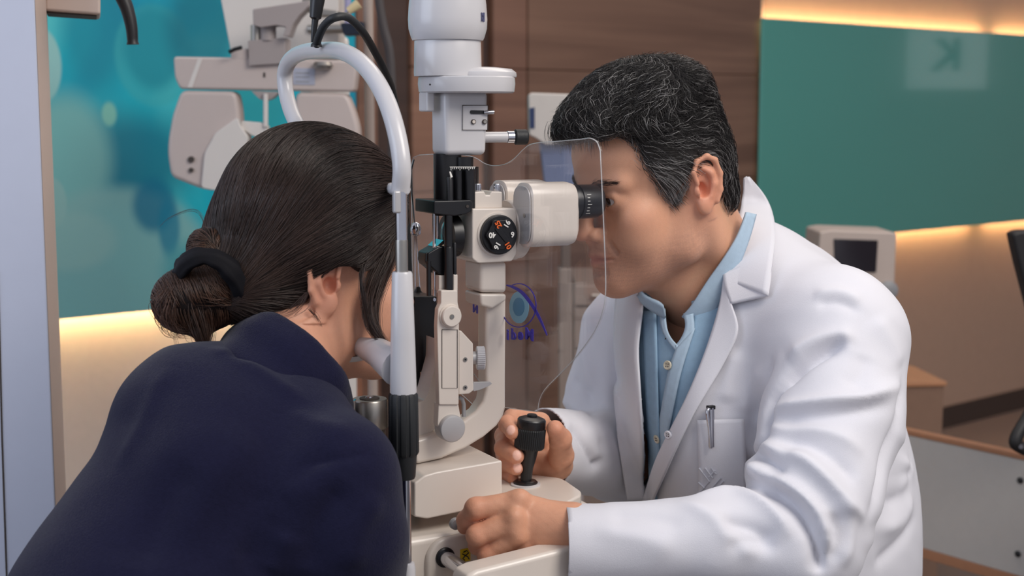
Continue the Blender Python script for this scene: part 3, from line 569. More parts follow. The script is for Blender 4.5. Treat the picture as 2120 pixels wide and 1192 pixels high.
# ================================================================ implicit surfaces for bodies and clothes
class Field:
    def __init__(s, lo, hi, h, Mx=None):
        s.lo = np.array(lo, float); s.h = h; s.n = np.ceil((np.array(hi)-s.lo)/h).astype(int)+1; s.D = np.full(s.n, .06, np.float32)
        s.ax = [s.lo[i]+h*np.arange(s.n[i]) for i in range(3)]
        s.M = np.eye(4) if Mx is None else np.array(Mx, float); s.Mi = np.linalg.inv(s.M)
    def sub(s, lo, hi):
        a = np.clip(np.floor((np.array(lo)-s.lo)/s.h).astype(int), 0, s.n); b = np.clip(np.ceil((np.array(hi)-s.lo)/s.h).astype(int)+1, 0, s.n)
        sl = tuple(slice(a[i], b[i]) for i in range(3)); X = np.meshgrid(*[s.ax[i][sl[i]].astype(np.float32) for i in range(3)], indexing='ij', sparse=True); return sl, X
    def comb(s, sl, d, k, op):
        D = s.D[sl]
        if D.size == 0: return s
        if op == 'u': h = np.maximum(k-np.abs(D-d), 0)/k; s.D[sl] = np.minimum(D, d)-h*h*k/4
        elif op == 's': d = -d; h = np.maximum(k-np.abs(D-d), 0)/k; s.D[sl] = np.maximum(D, d)+h*h*k/4
        elif op == 'i': h = np.maximum(k-np.abs(D-d), 0)/k; s.D[sl] = np.maximum(D, d)+h*h*k/4
        return s
    def ell(s, c, r, k=.01, op='u', R=None):
        c = np.array(c, float); r = np.array(r if not np.isscalar(r) else [r]*3, float); m = max(r)+k+.012
        sl, X = s.sub(c-m, c+m); q = [X[i]-c[i] for i in range(3)]
        if R is not None: R = np.array(R); q = [q[0]*R[0][i]+q[1]*R[1][i]+q[2]*R[2][i] for i in range(3)]
        a = (q[0]/r[0])**2+(q[1]/r[1])**2+(q[2]/r[2])**2; b = (q[0]/r[0]**2)**2+(q[1]/r[1]**2)**2+(q[2]/r[2]**2)**2
        k0 = np.sqrt(a); k1 = np.sqrt(b)+1e-9; return s.comb(sl, (k0*(k0-1)/k1).astype(np.float32), k, op)
    def cone(s, a, b, ra, rb, k=.01, op='u', flat=None):
        a = np.array(a, float); b = np.array(b, float); m = max(ra, rb)*(1 if flat is None else max(1, flat[1]))+k+.012
        sl, X = s.sub(np.minimum(a, b)-m, np.maximum(a, b)+m); ab = b-a; L = ab@ab+1e-12
        q = [X[i]-a[i] for i in range(3)]; t = np.clip((q[0]*ab[0]+q[1]*ab[1]+q[2]*ab[2])/L, 0, 1); q = [q[i]-t*ab[i] for i in range(3)]
        if flat is not None:
            f, sc = np.array(flat[0], float), flat[1]; f = f/np.linalg.norm(f); dt = q[0]*f[0]+q[1]*f[1]+q[2]*f[2]; g = (1/sc-1); q = [q[i]+dt*f[i]*g for i in range(3)]
        d = np.sqrt(q[0]**2+q[1]**2+q[2]**2)-(ra+t*(rb-ra)); return s.comb(sl, d.astype(np.float32), k, op)
    def chain(s, pts, rs, k=.01, op='u', flat=None):
        for i in range(len(pts)-1): s.cone(pts[i], pts[i+1], rs[i], rs[i+1], k, op, flat)
        return s
    def poly(s, pts, axes=(0, 2), k=.004, op='s', ylo=None, yhi=None):
        "infinite prism over a polygon given in two of the axes"
        i, j = axes; pts = np.array(pts, float); X = s.ax[i][:, None]; Y = s.ax[j][None, :]; d = np.full((len(s.ax[i]), len(s.ax[j])), 1e9); ins = np.zeros(d.shape, bool); n = len(pts)
        for a in range(n):
            p, q = pts[a], pts[(a+1) % n]; e = q-p; t = np.clip(((X-p[0])*e[0]+(Y-p[1])*e[1])/(e@e+1e-12), 0, 1); d = np.minimum(d, (X-p[0]-t*e[0])**2+(Y-p[1]-t*e[1])**2)
            c = ((p[1] > Y) != (q[1] > Y)) & (X < (q[0]-p[0])*(Y-p[1])/((q[1]-p[1]) if q[1] != p[1] else 1e-12)+p[0]); ins ^= c
        d = np.sqrt(d)*np.where(ins, -1, 1); o = 3-i-j; d = np.expand_dims(d, o).astype(np.float32); sl = tuple(slice(None) for _ in range(3)); return s.comb(sl, np.broadcast_to(d, s.D.shape), k, op)
    def half(s, pt, nrm, k=.004, op='s'):
        "half space on the side the normal points to"
        sl, X = s.sub(s.lo, s.lo+s.n*s.h); n = np.array(nrm, float); n /= np.linalg.norm(n); d = -((X[0]-pt[0])*n[0]+(X[1]-pt[1])*n[1]+(X[2]-pt[2])*n[2]); return s.comb(sl, np.broadcast_to(d, s.D[sl].shape).astype(np.float32), k, op)
    def toloc(s, p): p = np.atleast_2d(np.asarray(p, float)); return p@s.Mi[:3, :3].T+s.Mi[:3, 3]
    def tow(s, p): p = np.atleast_2d(np.asarray(p, float)); return p@s.M[:3, :3].T+s.M[:3, 3]
    def val(s, p):
        g = (np.asarray(p)-s.lo)/s.h; i = np.floor(g).astype(int); i = np.clip(i, 0, s.n-2); f = np.clip(g-i, 0, 1); D = s.D; r = 0
        for a in (0, 1):
            for b in (0, 1):
                for c in (0, 1): r = r+D[i[:, 0]+a, i[:, 1]+b, i[:, 2]+c]*(f[:, 0] if a else 1-f[:, 0])*(f[:, 1] if b else 1-f[:, 1])*(f[:, 2] if c else 1-f[:, 2])
        return r
    def grad(s, p, e=None):
        e = e or s.h; G = np.stack([s.val(p+np.eye(3)[i]*e)-s.val(p-np.eye(3)[i]*e) for i in range(3)], 1); return G/(np.linalg.norm(G, axis=1, keepdims=True)+1e-9)
    def proj(s, p, offs=0., it=4):
        p = np.array(p, float)
        for _ in range(it): p = p-(s.val(p)-offs)[:, None]*s.grad(p)
        return p
    def trace(s, uv, offs=0., back=False):
        "surface point seen at each pixel"
        uv = np.atleast_2d(np.asarray(uv, float)); R_ = np.array([ray(*q) for q in uv]); d = R_@s.Mi[:3, :3].T; o = s.toloc(CAM)[0]; hi = s.lo+s.n*s.h
        cs = np.array([[a, b, c] for a in (s.lo[0], hi[0]) for b in (s.lo[1], hi[1]) for c in (s.lo[2], hi[2])]); cw = s.tow(cs); t0, t1 = cw[:, 1].min(), cw[:, 1].max(); st = min(s.h, .004)*.9
        T = np.arange(t0/R_[0, 1]*.97, t1/R_[0, 1]*1.03, st); hit = np.full(len(uv), np.nan); best = np.full(len(uv), 1e9); bt = np.zeros(len(uv))
        for t in T:
            p = o+d*t; inside = ((p > s.lo) & (p < hi)).all(1); v = np.where(inside, s.val(p), 1)-offs
            m = np.isnan(hit) & (v <= 0); hit[m] = t; mb_ = v < best; best[mb_] = v[mb_]; bt[mb_] = t
            if not np.isnan(hit).any(): break
        miss = np.isnan(hit); hit[miss] = bt[miss]; lo = hit-st; hh = hit.copy()
        for _ in range(12):
            mid = (lo+hh)/2; v = s.val(o+d*mid[:, None])-offs; ok = v <= 0; hh = np.where(ok, mid, hh); lo = np.where(ok, lo, mid)
        hh = np.where(miss, bt, hh); return s.tow(o+d*hh[:, None])
    def nets(s):
        D = s.D; S = D < 0; n = s.n
        c = S[:-1, :-1, :-1].astype(np.int8)
        for a, b, e in ((1, 0, 0), (0, 1, 0), (0, 0, 1), (1, 1, 0), (1, 0, 1), (0, 1, 1), (1, 1, 1)): c = c+S[a:n[0]-1+a, b:n[1]-1+b, e:n[2]-1+e]
        act = np.argwhere((c > 0) & (c < 8)); K = len(act); idx = np.full(tuple(n-1), -1, np.int32); idx[act[:, 0], act[:, 1], act[:, 2]] = np.arange(K)
        cor = [(a, b, e) for a in (0, 1) for b in (0, 1) for e in (0, 1)]; V8 = {q: D[act[:, 0]+q[0], act[:, 1]+q[1], act[:, 2]+q[2]].astype(float) for q in cor}
        acc = np.zeros((K, 3)); cnt = np.zeros(K)
        for q in cor:
            for ax_ in range(3):
                if q[ax_]: continue
                r = list(q); r[ax_] = 1; r = tuple(r); a, b = V8[q], V8[r]; m = (a < 0) != (b < 0); t = a/np.where(m, a-b, 1); pos = np.tile(np.array(q, float), (K, 1)); pos[:, ax_] += t; acc[m] += pos[m]; cnt[m] += 1
        P_ = s.lo+(act+acc/cnt[:, None])*s.h; F = []
        for ax_ in range(3):
            o1, o2 = (ax_+1) % 3, (ax_+2) % 3; sl0 = [slice(None)]*3; sl1 = [slice(None)]*3; sl0[ax_] = slice(0, n[ax_]-1); sl1[ax_] = slice(1, n[ax_])
            a, b = S[tuple(sl0)], S[tuple(sl1)]; e = np.argwhere(a != b); e = e[(e[:, o1] > 0) & (e[:, o2] > 0) & (e[:, o1] < n[o1]-1) & (e[:, o2] < n[o2]-1)]
            fl = a[e[:, 0], e[:, 1], e[:, 2]]; g = lambda d1, d2: idx[tuple((e+(-d1)*np.eye(3, dtype=int)[o1]+(-d2)*np.eye(3, dtype=int)[o2]).T)]
            q = np.stack([g(0, 0), g(1, 0), g(1, 1), g(0, 1)], 1); q[~fl] = q[~fl][:, ::-1]; F.append(q)
        F = np.concatenate(F); F = F[(F >= 0).all(1)]; return s.tow(P_), F
def relax(V, F, it=2, w=.5):
    E = np.concatenate([F[:, [0, 1]], F[:, [1, 2]], F[:, [2, 3]], F[:, [3, 0]]]); E = np.concatenate([E, E[:, ::-1]]); cnt = np.bincount(E[:, 0], minlength=len(V))[:, None]+1e-9
    for _ in range(it):
        S_ = np.stack([np.bincount(E[:, 0], V[E[:, 1], i], len(V)) for i in range(3)], 1)/cnt; V = V*(1-w)+S_*w
    return V
def vnormals(V, F):
    n = np.cross(V[F[:, 2]]-V[F[:, 0]], V[F[:, 3]]-V[F[:, 1]]); N_ = np.stack([np.bincount(F.ravel(), np.repeat(n[:, i], 4), len(V)) for i in range(3)], 1); return N_/(np.linalg.norm(N_, axis=1, keepdims=True)+1e-12)
def seg_dist(V, pts, closed=False):
    "distance of each vertex to a polyline and the parameter along it"
    pts = np.array(pts, float); best = np.full(len(V), 1e9); par = np.zeros(len(V)); n = len(pts)
    lo = pts.min(0)-.08; hi = pts.max(0)+.08; m = np.where(((V > lo) & (V < hi)).all(1))[0]; W_ = V[m]; b = np.full(len(m), 1e9); pr = np.zeros(len(m))
    for i in range(n-1):
        a, e = pts[i], pts[i+1]-pts[i]; t = np.clip(((W_-a)@e)/(e@e+1e-12), 0, 1); d = np.linalg.norm(W_-a-t[:, None]*e, axis=1); q = d < b; b[q] = d[q]; pr[q] = (i+t[q])/(n-1)
    best[m] = b; par[m] = pr; return best, par
def fold(V, Nn, pts, w, h, taper=True, side=0):
    d, t = seg_dist(V, pts); a = h*np.exp(-(d/w)**2)
    if taper: a = a*np.clip(np.sin(math.pi*np.clip(t*.94+.03, 0, 1))*1.7, 0, 1)
    return V+Nn*a[:, None]
def snoise(P_, sc, seed=0, octv=3):
    "cheap smooth noise from sines"
    r = np.random.default_rng(seed); out = 0; amp = 1
    for o in range(octv):
        for _ in range(4):
            k = r.normal(size=3)*sc*(2**o); out = out+amp*np.sin(P_@k+r.uniform(0, 6.28))*.35
        amp *= .5
    return out
def frame(origin, fwd, pitch=0, roll=0, scale=1.0):
    "x forward, y left, z up"
    f = np.array(fwd, float); f[2] = 0; f /= np.linalg.norm(f); l = np.cross(Z, f); p = math.radians(pitch); f2 = f*math.cos(p)-Z*math.sin(p); u2 = f*math.sin(p)+Z*math.cos(p)
    r = math.radians(roll); l3 = l*math.cos(r)+u2*math.sin(r); u3 = u2*math.cos(r)-l*math.sin(r)
    m = np.eye(4); m[:3, 0] = f2*scale; m[:3, 1] = l3*scale; m[:3, 2] = u3*scale; m[:3, 3] = origin; return m
def set_attr(o, name, cols):
    a = o.data.color_attributes.new(name, 'FLOAT_COLOR', 'POINT'); c = np.ones((len(cols), 4), np.float32); c[:, :3] = cols; a.data.foreach_set('color', c.ravel())
def attr_mat(name, attr, rough=.5, sss=0, bump=0, bscale=400, spec=.4, var=.05, sheen=0, vscale=60):
    m = mat(name, (200, 200, 200), rough, 0, var, vscale, bump, spec, 0, sss, sheen, bscale); nt = m.node_tree; at = nt.nodes.new('ShaderNodeAttribute'); at.attribute_name = attr; mx = [n for n in nt.nodes if n.type == 'MIX'][0]
    for i, f in ((6, 1-var), (7, 1+var)):
        v = nt.nodes.new('ShaderNodeVectorMath'); v.operation = 'SCALE'; v.inputs['Scale'].default_value = f; nt.links.new(at.outputs['Color'], v.inputs[0]); nt.links.new(v.outputs[0], mx.inputs[i])
    return m
def linrgb(c): return np.array(lin(c))
def sweep_strands(name, paths, rad, m, parent, tone=None, sides=3, tip=.15, kind='stuff', label=None):
    "paths: (n, k, 3) world points, one thin tube each, joined"
    n, k, _ = paths.shape; T = np.gradient(paths, axis=1); T /= np.linalg.norm(T, axis=2, keepdims=True)+1e-12
    ref = np.array([.3, .2, .93]); X = np.cross(T, ref); X /= np.linalg.norm(X, axis=2, keepdims=True)+1e-12; Y = np.cross(T, X)
    r = np.asarray(rad)*np.ones(n); prof = np.interp(np.linspace(0, 1, k), [0, .1, .6, 1], [.7, 1, .85, tip]); R_ = r[:, None]*prof[None]
    V = np.stack([paths+(X*math.cos(2*math.pi*j/sides)+Y*math.sin(2*math.pi*j/sides))*R_[:, :, None] for j in range(sides)], 2).reshape(-1, 3)
    base = (np.arange(n)*k*sides)[:, None, None]; i = np.arange(k-1)[None, :, None]; j = np.arange(sides)[None, None, :]; j2 = (j+1) % sides
    F = np.stack([base+i*sides+j, base+i*sides+j2, base+(i+1)*sides+j2, base+(i+1)*sides+j], 3).reshape(-1, 4)
    o = mesh(name, V, F, m, parent, smooth=180, kind=kind)
    if tone is not None: set_attr(o, 'tone', np.repeat(tone, k*sides, axis=0))
    return o
# ================================================================ head
def head_field(Mx, h=.0016, male=True, wide=1.0, ears=True):
    f = Field((-.135, -.105, -.19), (.135, .105, .145), h, Mx); w = wide
    f.ell((-.006, 0, .038), (.086, .074*w, .080), .01); f.ell((-.038, 0, .012), (.054, .060*w, .058), .02)
    f.ell((.033, 0, .040), (.056, .060*w, .052), .02); f.ell((.030, 0, -.022), (.052, .054*w, .062), .025)
    for s in (1, -1):
        if male: f.cone((.083, .008*s, .017), (.068, .044*s, .016), .0085, .009, .014)
        else: f.cone((.080, .008*s, .018), (.066, .042*s, .018), .008, .009, .016)
        f.ell((.056, .044*s*w, -.024), (.022, .017, .018), .018)
        f.ell((.052, .034*s*w, -.052), (.030, .026, .034), .022)
        f.cone((.074, .010*s, -.100), (.010, .050*s*w, -.074), .014, .017, .022)
        f.cone((.010, .050*s*w, -.074), (-.004, .056*s*w, -.030), .017, .016, .022)
    f.ell((.074, 0, -.062), (.026, .028, .026), .02)
    f.ell((.078, 0, -.098), (.020, .021, .017), .018)
    f.ell((.042, 0, -.088), (.042, .042, .026), .022)
    # eye sockets, lids
    for s in (1, -1):
        f.ell((.0925, .031*s, .001), (.013, .0165, .0105), .012, 's')
        f.ell((.0715, .031*s, -.001), (.0149, .0156, .0144), .005)
        f.cone((.0848, .018*s, .0065), (.0795, .041*s, .0045), .0024, .0018, .006)
        f.ell((.0880, .0315*s, -.0015), (.0110, .0132, .0047), .0014, 's')
    # nose
    f.cone((.086, 0, .010), (.101, 0, -.027), .0072, .0088, .010); f.ell((.106, 0, -.034), (.0115, .0105, .0095), .007)
    for s in (1, -1):
        f.ell((.0945, .0125*s, -.0385), (.0105, .0062, .0078), .005); f.ell((.1020, .0060*s, -.0455), (.0062, .0030, .0030), .002, 's')
        f.cone((.094, .020*s, -.037), (.084, .031*s, -.060), .0016, .0018, .006, 's')
    f.cone((.0985, 0, -.047), (.097, 0, -.055), .0045, .004, .006)
    # mouth
    for s in (1, -1):
        f.cone((.0985, .001*s, -.0615), (.088, .021*s, -.0665), .0042, .0022, .005); f.cone((.0965, .001*s, -.0735), (.087, .019*s, -.0695), .0052, .0028, .005)
        f.cone((.1045, 0, -.0670), (.0885, .0245*s, -.0682), .0010, .0012, .0028, 's')
    f.cone((.0975, -.012, -.0835), (.0975, .012, -.0835), .0030, .0030, .008, 's')
    if ears:
        for s in (1, -1):
            yb = .0655*s*w; c = np.array([-.014, yb, -.008])
            def E(x, z, o=0): return (c[0]+x, c[1]+(.011+o)*s, c[2]+z)
            f.ell((c[0]+.002, c[1]+.004*s, c[2]), (.015, .010, .026), .006)
            f.ell(E(-.002, .003, .001), (.0175, .0045, .028), .004, R=[[.96, .24*s, .1], [-.2*s, .97, 0], [-.1, 0, .99]])
            hx = [(.010, .006), (.012, .019), (.005, .030), (-.007, .033), (-.017, .026), (-.021, .010), (-.018, -.008), (-.011, -.020)]
            f.ell(E(.001, .004, .008), (.0125, .0065, .0200), .004, 's')
            f.chain([E(x, z, .0055-.0006*i+.0045*(i > 2)) for i, (x, z) in enumerate(hx)], [.0026, .0028, .003, .0031, .0031, .003, .0028, .003], .003)
            f.chain([E(-.001, .021, .004), E(-.0095, .013, .006), (E(-.0105, 0, .006)), E(-.004, -.012, .006)], [.0024, .0028, .0028, .0024], .004)
            f.ell(E(.0045, -.021, .0035), (.0085, .0050, .0105), .006)
            f.ell(E(.0105, -.003, .004), (.0045, .0035, .0065), .003)
            f.ell(E(.003, -.003, .002), (.0065, .0085, .0085), .003, 's')
    return f
EYE = P(1262, 413, 1.548); HF = -A
Mh = frame((0, 0, 0), HF, 14, 0, .97); org = EYE-(Mh[:3, :3]@np.array([.080, .031, 0])); DH = frame(org, HF, 14, 0, .97)
DHi = np.linalg.inv(DH)
hf = head_field(DH, .0016, True, 1.03)
def loc(p): return DHi[:3, :3]@np.array(p)+DHi[:3, 3]
# neck goes back and down into the coat
nk1 = loc(P(1500, 640, 1.68)); nk0 = np.array([-.028, 0, -.045])
hf2 = Field((-.235, -.13, -.30), (.05, .13, .0), .003, DH)
for f_ in (hf, hf2): f_.cone(nk0, nk1, .060, .068, .022)
for f_ in (hf, hf2): f_.cone((.030, 0, -.088), (-.06, 0, -.20), .024, .040, .03)
for s in (1, -1): hf.cone((-.018, .058*s, -.045), (-.07, .035*s, -.17), .012, .012, .02)
hv, hq = hf.nets(); hn = vnormals(hv, hq)
hl = hf.toloc(hv)
# skin colours that belong to the skin: stubble, lips, ruddy ear and nose
base = np.tile(linrgb((212, 158, 128)), (len(hv), 1))
def blend(mask, rgb): 
    global base
    base = base*(1-mask[:, None])+linrgb(rgb)*mask[:, None]
def gauss(c, r): return np.exp(-(((hl-np.array(c))/np.array(r))**2).sum(1))
sm = np.clip((-.040-hl[:, 2])/.02, 0, 1)*np.clip((hl[:, 0]+.03)/.03, 0, 1)*np.clip(1-gauss((.05, .06, -.045), (.03, .03, .022))-gauss((.05, -.06, -.045), (.03, .03, .022)), 0, 1)*np.clip((hl[:, 2]+.125)/.03, 0, 1)
blend(sm*.36*(1+.4*snoise(hl, 900, 3)), (150, 112, 98))
blend(np.clip(gauss((.1, 0, -.056), (.02, .026, .009)), 0, 1)*.45, (120, 90, 80)); blend(np.clip(gauss((.1, 0, -.098), (.02, .02, .012)), 0, 1)*.2, (150, 115, 100))
blend(np.clip(gauss((.098, 0, -.067), (.014, .021, .0065))*1.2, 0, 1)*.75, (176, 104, 94))
for s in (1, -1): blend(gauss((-.014, .078*s, -.008), (.022, .02, .035))*.55, (212, 128, 106)); blend(gauss((.06, .045*s, -.028), (.02, .02, .015))*.3, (214, 136, 112)); blend(gauss((.085, .031*s, -.012), (.012, .016, .006))*.30, (158, 104, 92)); blend(gauss((.085, .031*s, .008), (.012, .016, .005))*.25, (158, 104, 92))
blend(gauss((.108, 0, -.036), (.014, .014, .012))*.35, (214, 132, 108))
base = np.clip(base, .01, 1)
# ================================================================ hands and covered body
def bounds(pts, m): p = np.array(pts); return p.min(0)-m, p.max(0)+m
def hand(spec, palm, h=.0014):
    allp = [P(*q[:3]) for ch in spec for q in ch]+[P(*q[:3]) for q in palm]
    f = Field(*bounds(allp, .035), h)
    for a, b in zip(palm[::2], palm[1::2]): f.cone(P(*a[:3]), P(*b[:3]), a[3], b[3], .012)
    for ch in spec:
        g = Field(*bounds([P(*q[:3]) for q in ch], .03), h)
        g.lo = f.lo+np.round((g.lo-f.lo)/h)*h; g.ax = [g.lo[i]+h*np.arange(g.n[i]) for i in range(3)]
        g.chain([P(*q[:3]) for q in ch], [q[3] for q in ch], .002)
        for q in ch[1:-1]: g.ell(P(*q[:3]), q[3]*1.04, .004)
        a = np.round((g.lo-f.lo)/h).astype(int); i0 = np.clip(a, 0, None); i1 = np.minimum(a+g.n, f.n); sl = tuple(slice(i0[i], i1[i]) for i in range(3)); sg = tuple(slice(i0[i]-a[i], i1[i]-a[i]) for i in range(3))
        D, d = f.D[sl], g.D[sg]; k = .0035; hh = np.maximum(k-np.abs(D-d), 0)/k; f.D[sl] = np.minimum(D, d)-hh*hh*k/4
    return f
near_sp = [[(1078, 1040, 1.402, .0128), (985, 1052, 1.395, .0105), (966, 1076, 1.405, .0092), (962, 1090, 1.414, .0080)],
           [(1070, 1076, 1.392, .0126), (988, 1108, 1.388, .0106), (990, 1128, 1.402, .0092), (1006, 1132, 1.422, .0082)],
           [(1074, 1106, 1.391, .0118), (1010, 1148, 1.392, .0100), (1014, 1166, 1.406, .0088), (1030, 1168, 1.424, .008)],
           [(1092, 1132, 1.394, .0108), (1045, 1174, 1.397, .0086), (1046, 1188, 1.409, .0078), (1058, 1190, 1.424, .007)],
           [(1150, 1080, 1.418, .016), (1080, 1075, 1.430, .0125), (1010, 1080, 1.432, .0108), (975, 1088, 1.424, .009)]]
near_pm = [(1185, 1084, 1.400, .0175), (1082, 1046, 1.405, .0125), (1185, 1090, 1.395, .021), (1080, 1078, 1.398, .0125), (1190, 1100, 1.395, .020), (1084, 1104, 1.397, .012), (1190, 1108, 1.398, .018), (1096, 1128, 1.400, .011), (1290, 1126, 1.400, .022), (1185, 1095, 1.398, .0212), (1150, 1085, 1.412, .018), (1090, 1072, 1.412, .014)]
nf = hand(near_sp, near_pm)
for u, v, Y in ((1074, 1030, 1.395), (1064, 1068, 1.383), (1068, 1100, 1.383)): nf.ell(P(u, v, Y), .0060, .012)
far_sp = [[(1120, 872, 1.588, .0105), (1062, 866, 1.585, .0104), (1051, 878, 1.556, .0094), (1061, 894, 1.534, .0084)],
          [(1118, 908, 1.592, .0108), (1045, 902, 1.588, .0106), (1043, 928, 1.556, .0096), (1069, 944, 1.530, .0088)],
          [(1118, 944, 1.592, .0102), (1046, 938, 1.590, .0100), (1047, 958, 1.560, .0090), (1068, 969, 1.535, .0080)],
          [(1120, 970, 1.590, .0092), (1052, 968, 1.588, .0086), (1051, 982, 1.566, .0078), (1061, 990, 1.548, .0068)],
          [(1158, 964, 1.594, .0150), (1162, 942, 1.572, .0136), (1160, 908, 1.548, .0118), (1149, 887, 1.532, .0094)]]
far_pm = [(1172, 938, 1.640, .0190), (1125, 885, 1.598, .012), (1172, 938, 1.640, .0190), (1125, 920, 1.600, .014), (1172, 938, 1.640, .0190), (1125, 952, 1.598, .013), (1172, 942, 1.640, .0185), (1140, 968, 1.590, .013), (1160, 948, 1.622, .0175), (1158, 960, 1.594, .0155), (1222, 938, 1.705, .021), (1174, 940, 1.648, .0195)]
ff = hand(far_sp, far_pm)
parts = [(hv, hq, base)]
nv2, nq2 = hf2.nets(); nl2 = hf2.toloc(nv2); keep = nl2[:, 2] < -.02
parts.append((nv2, nq2[(keep[nq2]).all(1)], np.tile(linrgb((196, 142, 116)), (len(nv2), 1))))
for f_, nails in ((nf, []), (ff, ff.trace([(1057, 888), (1071, 941), (1072, 967)]))):
    v_, q_ = f_.nets(); cb = np.tile(linrgb((212, 156, 126)), (len(v_), 1)); n_ = vnormals(v_, q_)
    kn = [near_sp, far_sp][f_ is ff]
    for ch in kn:
        for j in (1, 2): d_ = np.linalg.norm(v_-P(*ch[j][:3]), axis=1); w_ = np.exp(-(d_/.013)**2)[:, None]*.35; cb = cb*(1-w_)+linrgb((208, 122, 98))*w_
        d_ = np.linalg.norm(v_-P(*ch[3][:3]), axis=1); w_ = np.exp(-(d_/.013)**2)[:, None]*.4; cb = cb*(1-w_)+linrgb((218, 134, 110))*w_
    for nl_ in nails:
        d_ = np.linalg.norm((v_-nl_)*np.array([1, 1, .8]), axis=1); w_ = np.clip((.0056-d_)/.0010, 0, 1)[:, None]*.75; cb = cb*(1-w_)+linrgb((240, 196, 182))*w_; v_ = v_+n_*w_*.0005
    v_ = v_+n_*(snoise(v_, 260, 5)*.00018)[:, None]; parts.append((v_, q_, cb))
# covered trunk, arms and legs
bf = Field((-.02, 1.30, .02), (.62, 2.10, 1.20), .010)
SNr, SFr = P(1735, 715, 1.545), P(1300, 690, 1.855)
CH = P(1570, 840, 1.72); RT = np.array([A*.94-Z*.34, N, Z*.94+A*.34])
HIP = np.array([CH[0]+.10, CH[1]+.06, .60])
bf.ell(CH, (.095, .15, .19), .03, R=RT); bf.ell(HIP, (.12, .16, .13), .06, R=np.array([A, N, Z])); bf.cone(CH, HIP, .11, .12, .05)
bf.cone(P(1490, 640, 1.69), CH, .055, .10, .05); bf.ell(P(1530, 770, 1.705), (.102, .12, .14), .03, R=RT)
bf.chain([SNr, P(1700, 1000, 1.445), P(1670, 1125, 1.41), P(1450, 1122, 1.402), P(1230, 1114, 1.40)], [.05, .042, .036, .032, .023], .02)
bf.chain([SFr, P(1286, 945, 1.775), P(1195, 938, 1.675)], [.048, .038, .024], .02)
bf.cone(SNr, CH, .05, .09, .04); bf.cone(SFr, CH, .05, .09, .04)
for s in (-1, 1):
    hp = HIP+N*s*.09-Z*.03; kn = hp-A*.30+N*s*.10-Z*.0; kn = hp-A*.27+N*s*.13; ft = np.array([kn[0]+.03, kn[1], .10])
    bf.chain([hp, kn, ft], [.085, .06, .045], .03); bf.cone([ft[0], ft[1], .06], [ft[0]-.13*A[0], ft[1]-.13*A[1], .045], .04, .032, .02)
bv, bq = bf.nets(); parts.append((bv, bq, np.where(bv[:, 2:3] < .68, linrgb((58, 62, 78)), linrgb((206, 150, 122)))))
def join(parts):
    V, F, C, k = [], [], [], 0
    for v_, q_, c_ in parts: V.append(v_); F.append(q_+k); C.append(c_); k += len(v_)
    return np.concatenate(V), np.concatenate(F), np.concatenate(C)
Vb, Fb, Cb = join(parts)
M['skin'] = attr_mat('skin', 'tone', .48, .12, .22, 900, .35, .05, vscale=220)
DOC = mesh('person', Vb, Fb, M['skin'], None, smooth=180, loc=[HIP[0], HIP[1], .02], label='grey-haired man in a white coat and light blue shirt looking into the microscope', cat='person')
set_attr(DOC, 'tone', np.clip(Cb, 0, 1))
for s in (1, -1):
    c_ = hf.tow(np.array([.0715, .031*s, -.0012]))[0]; g_ = hf.tow(np.array([1., .06*s, -.03]))[0]-hf.tow(np.array([0, 0, 0.]))[0]; g_ /= np.linalg.norm(g_)
    ey = MB().lathe(c_-g_*.0134, [(.0134*(1-math.cos(t)), max(.0134*math.sin(t), 1e-5)) for t in np.linspace(0, math.pi, 20)], 28, axis=g_).build('eyeball', mat('sclera', (206, 192, 186), .15, var=.02), DOC, smooth=180)
    MB().lathe(c_+g_*.0119, [(0, .0062), (.0010, .0056), (.0016, .003), (.0017, .0002)], 24, axis=g_).build('iris', mat('brown_iris', (58, 38, 28), .1, coat=1), ey, smooth=60)
# ================================================================ shirt and coat
def torso(f, g, arms=True):
    "g inflates"
    f.ell(P(1545, 845, 1.705), (.125+g, .180+g, .24+g), .05, R=RT)
    f.ell(P(1648, 1130, 1.76), (.152+g, .185+g, .27+g), .08, R=np.array([A, N, Z]))
    f.ell(P(1622, 735, 1.73), (.112+g, .15+g, .15+g), .06, R=RT)
    f.cone(P(1500, 600, 1.71), P(1700, 690, 1.57), .072+g, .078+g, .06)
    f.cone(P(1490, 605, 1.72), P(1340, 680, 1.84), .068+g, .070+g, .06)
cf = Field((-.02, 1.28, .55), (.66, 2.06, 1.22), .0036)
torso(cf, 0)
cf.chain([P(1730, 715, 1.545), P(1722, 860, 1.49), P(1690, 1010, 1.44), P(1662, 1125, 1.41)], [.082, .072, .066, .060], .022)
cf.chain([P(1662, 1125, 1.41), P(1480, 1122, 1.40), P(1146, 1134, 1.392)], [.060, .046, .0435], .012)
cf.chain([P(1305, 690, 1.85), P(1268, 820, 1.83), P(1286, 945, 1.765), P(1128, 926, 1.620)], [.062, .058, .056, .0465], .02)
cf.half(P(1176, 1140, 1.392)+np.array([0, 0, 0]), (0, 0, 0.001), .001) if False else None
tf = Field((-.02, 1.38, .56), (.68, 2.10, 1.24), .006); torso(tf, 0)
sf = Field((.05, 1.45, .60), (.62, 2.0, 1.24), .006); torso(sf, -.012)
shirt_neck = Field((-.235, -.13, -.30), (.05, .13, .0), .004, DH)
shirt_neck.cone(nk0+np.array([-.01, 0, -.01]), nk1, .070, .080, .01); shirt_neck.cone((.030, 0, -.100), (-.06, 0, -.20), .034, .052, .03)
cv, cq = cf.nets(); cv = relax(cv, cq, 2, .5)
def pxs(V):
    q = V-CAM; z = q[:, 1]*CT-q[:, 2]*ST; y = q[:, 1]*ST+q[:, 2]*CT; return CX+F_PX*q[:, 0]/z, CY-F_PX*y/z
